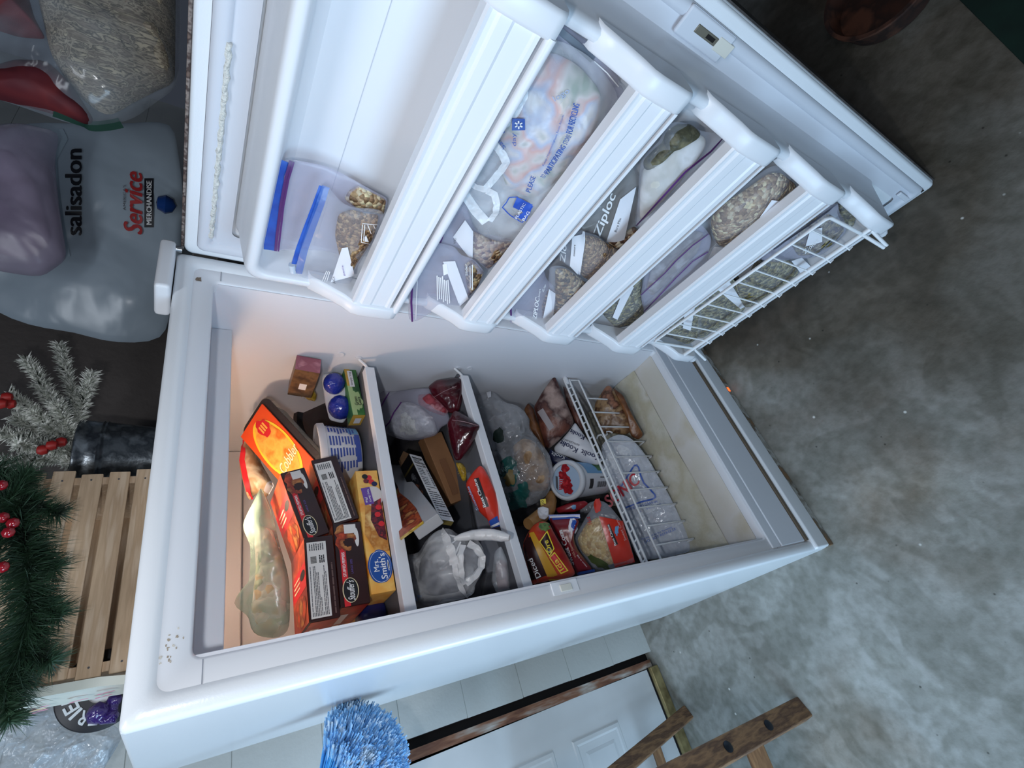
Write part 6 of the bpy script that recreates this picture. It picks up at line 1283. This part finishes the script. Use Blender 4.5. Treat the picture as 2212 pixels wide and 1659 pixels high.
for k in range(2600):
    a = rg.uniform(0, 2 * math.pi); q = math.sqrt(rg.random()); dirv = unit(ax * 1.0 + (math.cos(a) * u + math.sin(a) * w) * q * 0.66)
    L = L0 * rg.uniform(0.92, 1.06) + 0.045 * math.sqrt(max(0, 1 - q * q)); p0 = hb + (math.cos(a) * u + math.sin(a) * w) * 0.02 * q; p1 = p0 + dirv * L * 0.80; p2 = p0 + dirv * L
    s = unit(np.cross(dirv, (rg.uniform(-1, 1), rg.uniform(-1, 1), rg.uniform(-1, 1)))) * 0.0013
    m1.add([p0 - s, p0 + s, p1 + s, p1 - s], [(0, 1, 2, 3)], DBL)
    for t in range(2):
        e = V(rg.uniform(-1, 1), rg.uniform(-1, 1), rg.uniform(-1, 1)) * 0.006; m2.add([p1 - s * 1.4, p1 + s * 1.4, p2 + e + s, p2 + e - s], [(0, 1, 2, 3)], DFL)
o = m1.build('bristles', root); o['kind'] = 'stuff'; o = m2.build('bristle_tips', root); o['kind'] = 'stuff'
# weathered wooden stand: four legs, stretchers and a plank top out of frame
OLDW = mat('weathered_wood', '#7a5a40', 0.75, var=('#5d4230', '#8f6b4a', '#6b4d36'), vscale=9, stretch=(5, 5, 1), vdetail=6, bump=0.3, bscale=40)
OLDE = mat('worn_wood_edge', '#94704c', 0.75, var=('#7d5a3c', '#a88058'), vscale=10, stretch=(1, 5, 5), vdetail=6)
BOLT = mat('dark_bolt', '#2c3038', 0.4, 0.7)
fa, fb = atZ((1740, 1524), 0.0), atZ((1489, 1535), 0.0)
ta, tb = atY((1478, 1664), 0.334), atY((1338, 1662), 0.757)
ta = fa + (ta - fa) * (0.70 / ta[2]); tb = fb + (tb - fb) * (0.70 / tb[2])
root = thing('wooden_stand', (fa + fb) / 2 - V(0.25, 0, 0), 'weathered brown wooden stand with dark-bolted legs left of the freezer by the white door', 'stand')
def beam(A, Bt, wd, th, mt, name, parent, nrm=None):
    d = Bt - A; n_ = unit(CAM - A) if nrm is None else unit(nrm); sd = unit(np.cross(d, n_)); dp = unit(np.cross(sd, d)); dp = dp if dp @ n_ > 0 else -dp
    return MB().cuboid(A - sd * wd / 2, d, sd * wd, -dp * th, mt, 0.004, 2).build(name, parent), d, dp
off = V(-0.5, 0.03, 0)
for k, o_ in enumerate((V(0, 0, 0), off)):
    lg, d, dp = beam(fa + o_, ta + o_, 0.055, 0.032, OLDW, 'leg', root, V(0.35, -1, 0.25))
    for z in (0.20, 0.385):
        c = fa + o_ + (ta - fa) * (z / 0.70) + dp * 0.001; MB().lathe(c, dp, [(0.013, -0.003), (0.013, 0.002), (0.006, 0.005), (0, 0.005)], BOLT, 14).build('bolt', lg)
    beam(fb + o_, tb + o_, 0.045, 0.028, OLDW, 'leg', root, V(0.35, -1, 0.25))
at_ = lambda A, Bt, z: A + (Bt - A) * (z / 0.70)
for z in (0.27, 0.52): beam(at_(fa, ta, z) + V(-0.01, 0.012, 0), at_(fa, ta, z) + off + V(0.01, 0.012, 0), 0.05, 0.022, OLDE, 'stretcher', root, V(0, -1, 0.4))
beam(at_(fb, tb, 0.21) + V(-0.01, 0.01, 0), at_(fb, tb, 0.21) + off + V(0.01, 0.01, 0), 0.03, 0.02, OLDE, 'stretcher', root, V(0, -1, 0.4))
x0, x1 = min(ta[0], tb[0]) - 0.56, max(ta[0], tb[0]) + 0.03
for k in range(4): MB().box(x0, x1, ta[1] - 0.03 + k * 0.125, ta[1] + 0.085 + k * 0.125, 0.70, 0.722, OLDE, 0.003).build('top_plank', root)

# dim things beyond the door
c = atZ((1893, -30), 0.09)
root = thing('rusty_pot', (c[0], c[1], 0), 'dark rusty round pot on the dim floor beyond the freezer door', 'pot')
MB().lathe((c[0], c[1], 0), UP, [(0, 0.001), (0.10, 0.001), (0.11, 0.01), (0.125, 0.08), (0.13, 0.083), (0.13, 0.09), (0.12, 0.09), (0.11, 0.03), (0, 0.03)], mat('rusty_iron', '#4a2a1e', 0.75, var=('#33201a', '#6b4230'), vscale=14), 40).build('pot', root)
o0, o1 = atZ((2062, -10), 0.0), atZ((2230, 158), 0.0); ga = o1 - o0; gb = unit(V(ga[1], -ga[0], 0)); gb = gb if gb @ (o0 - CAM) > 0 else -gb
tag(MB().cuboid(o0 - ga * 0.6, ga * 2.0, gb * 0.7, UP * 0.008, mat('green_mat', '#0e2c21', 0.85, var=('#0a231a',), vscale=20), 0.003).build('floor_mat'), 'dark green mat on the floor at the dim far corner', 'mat')
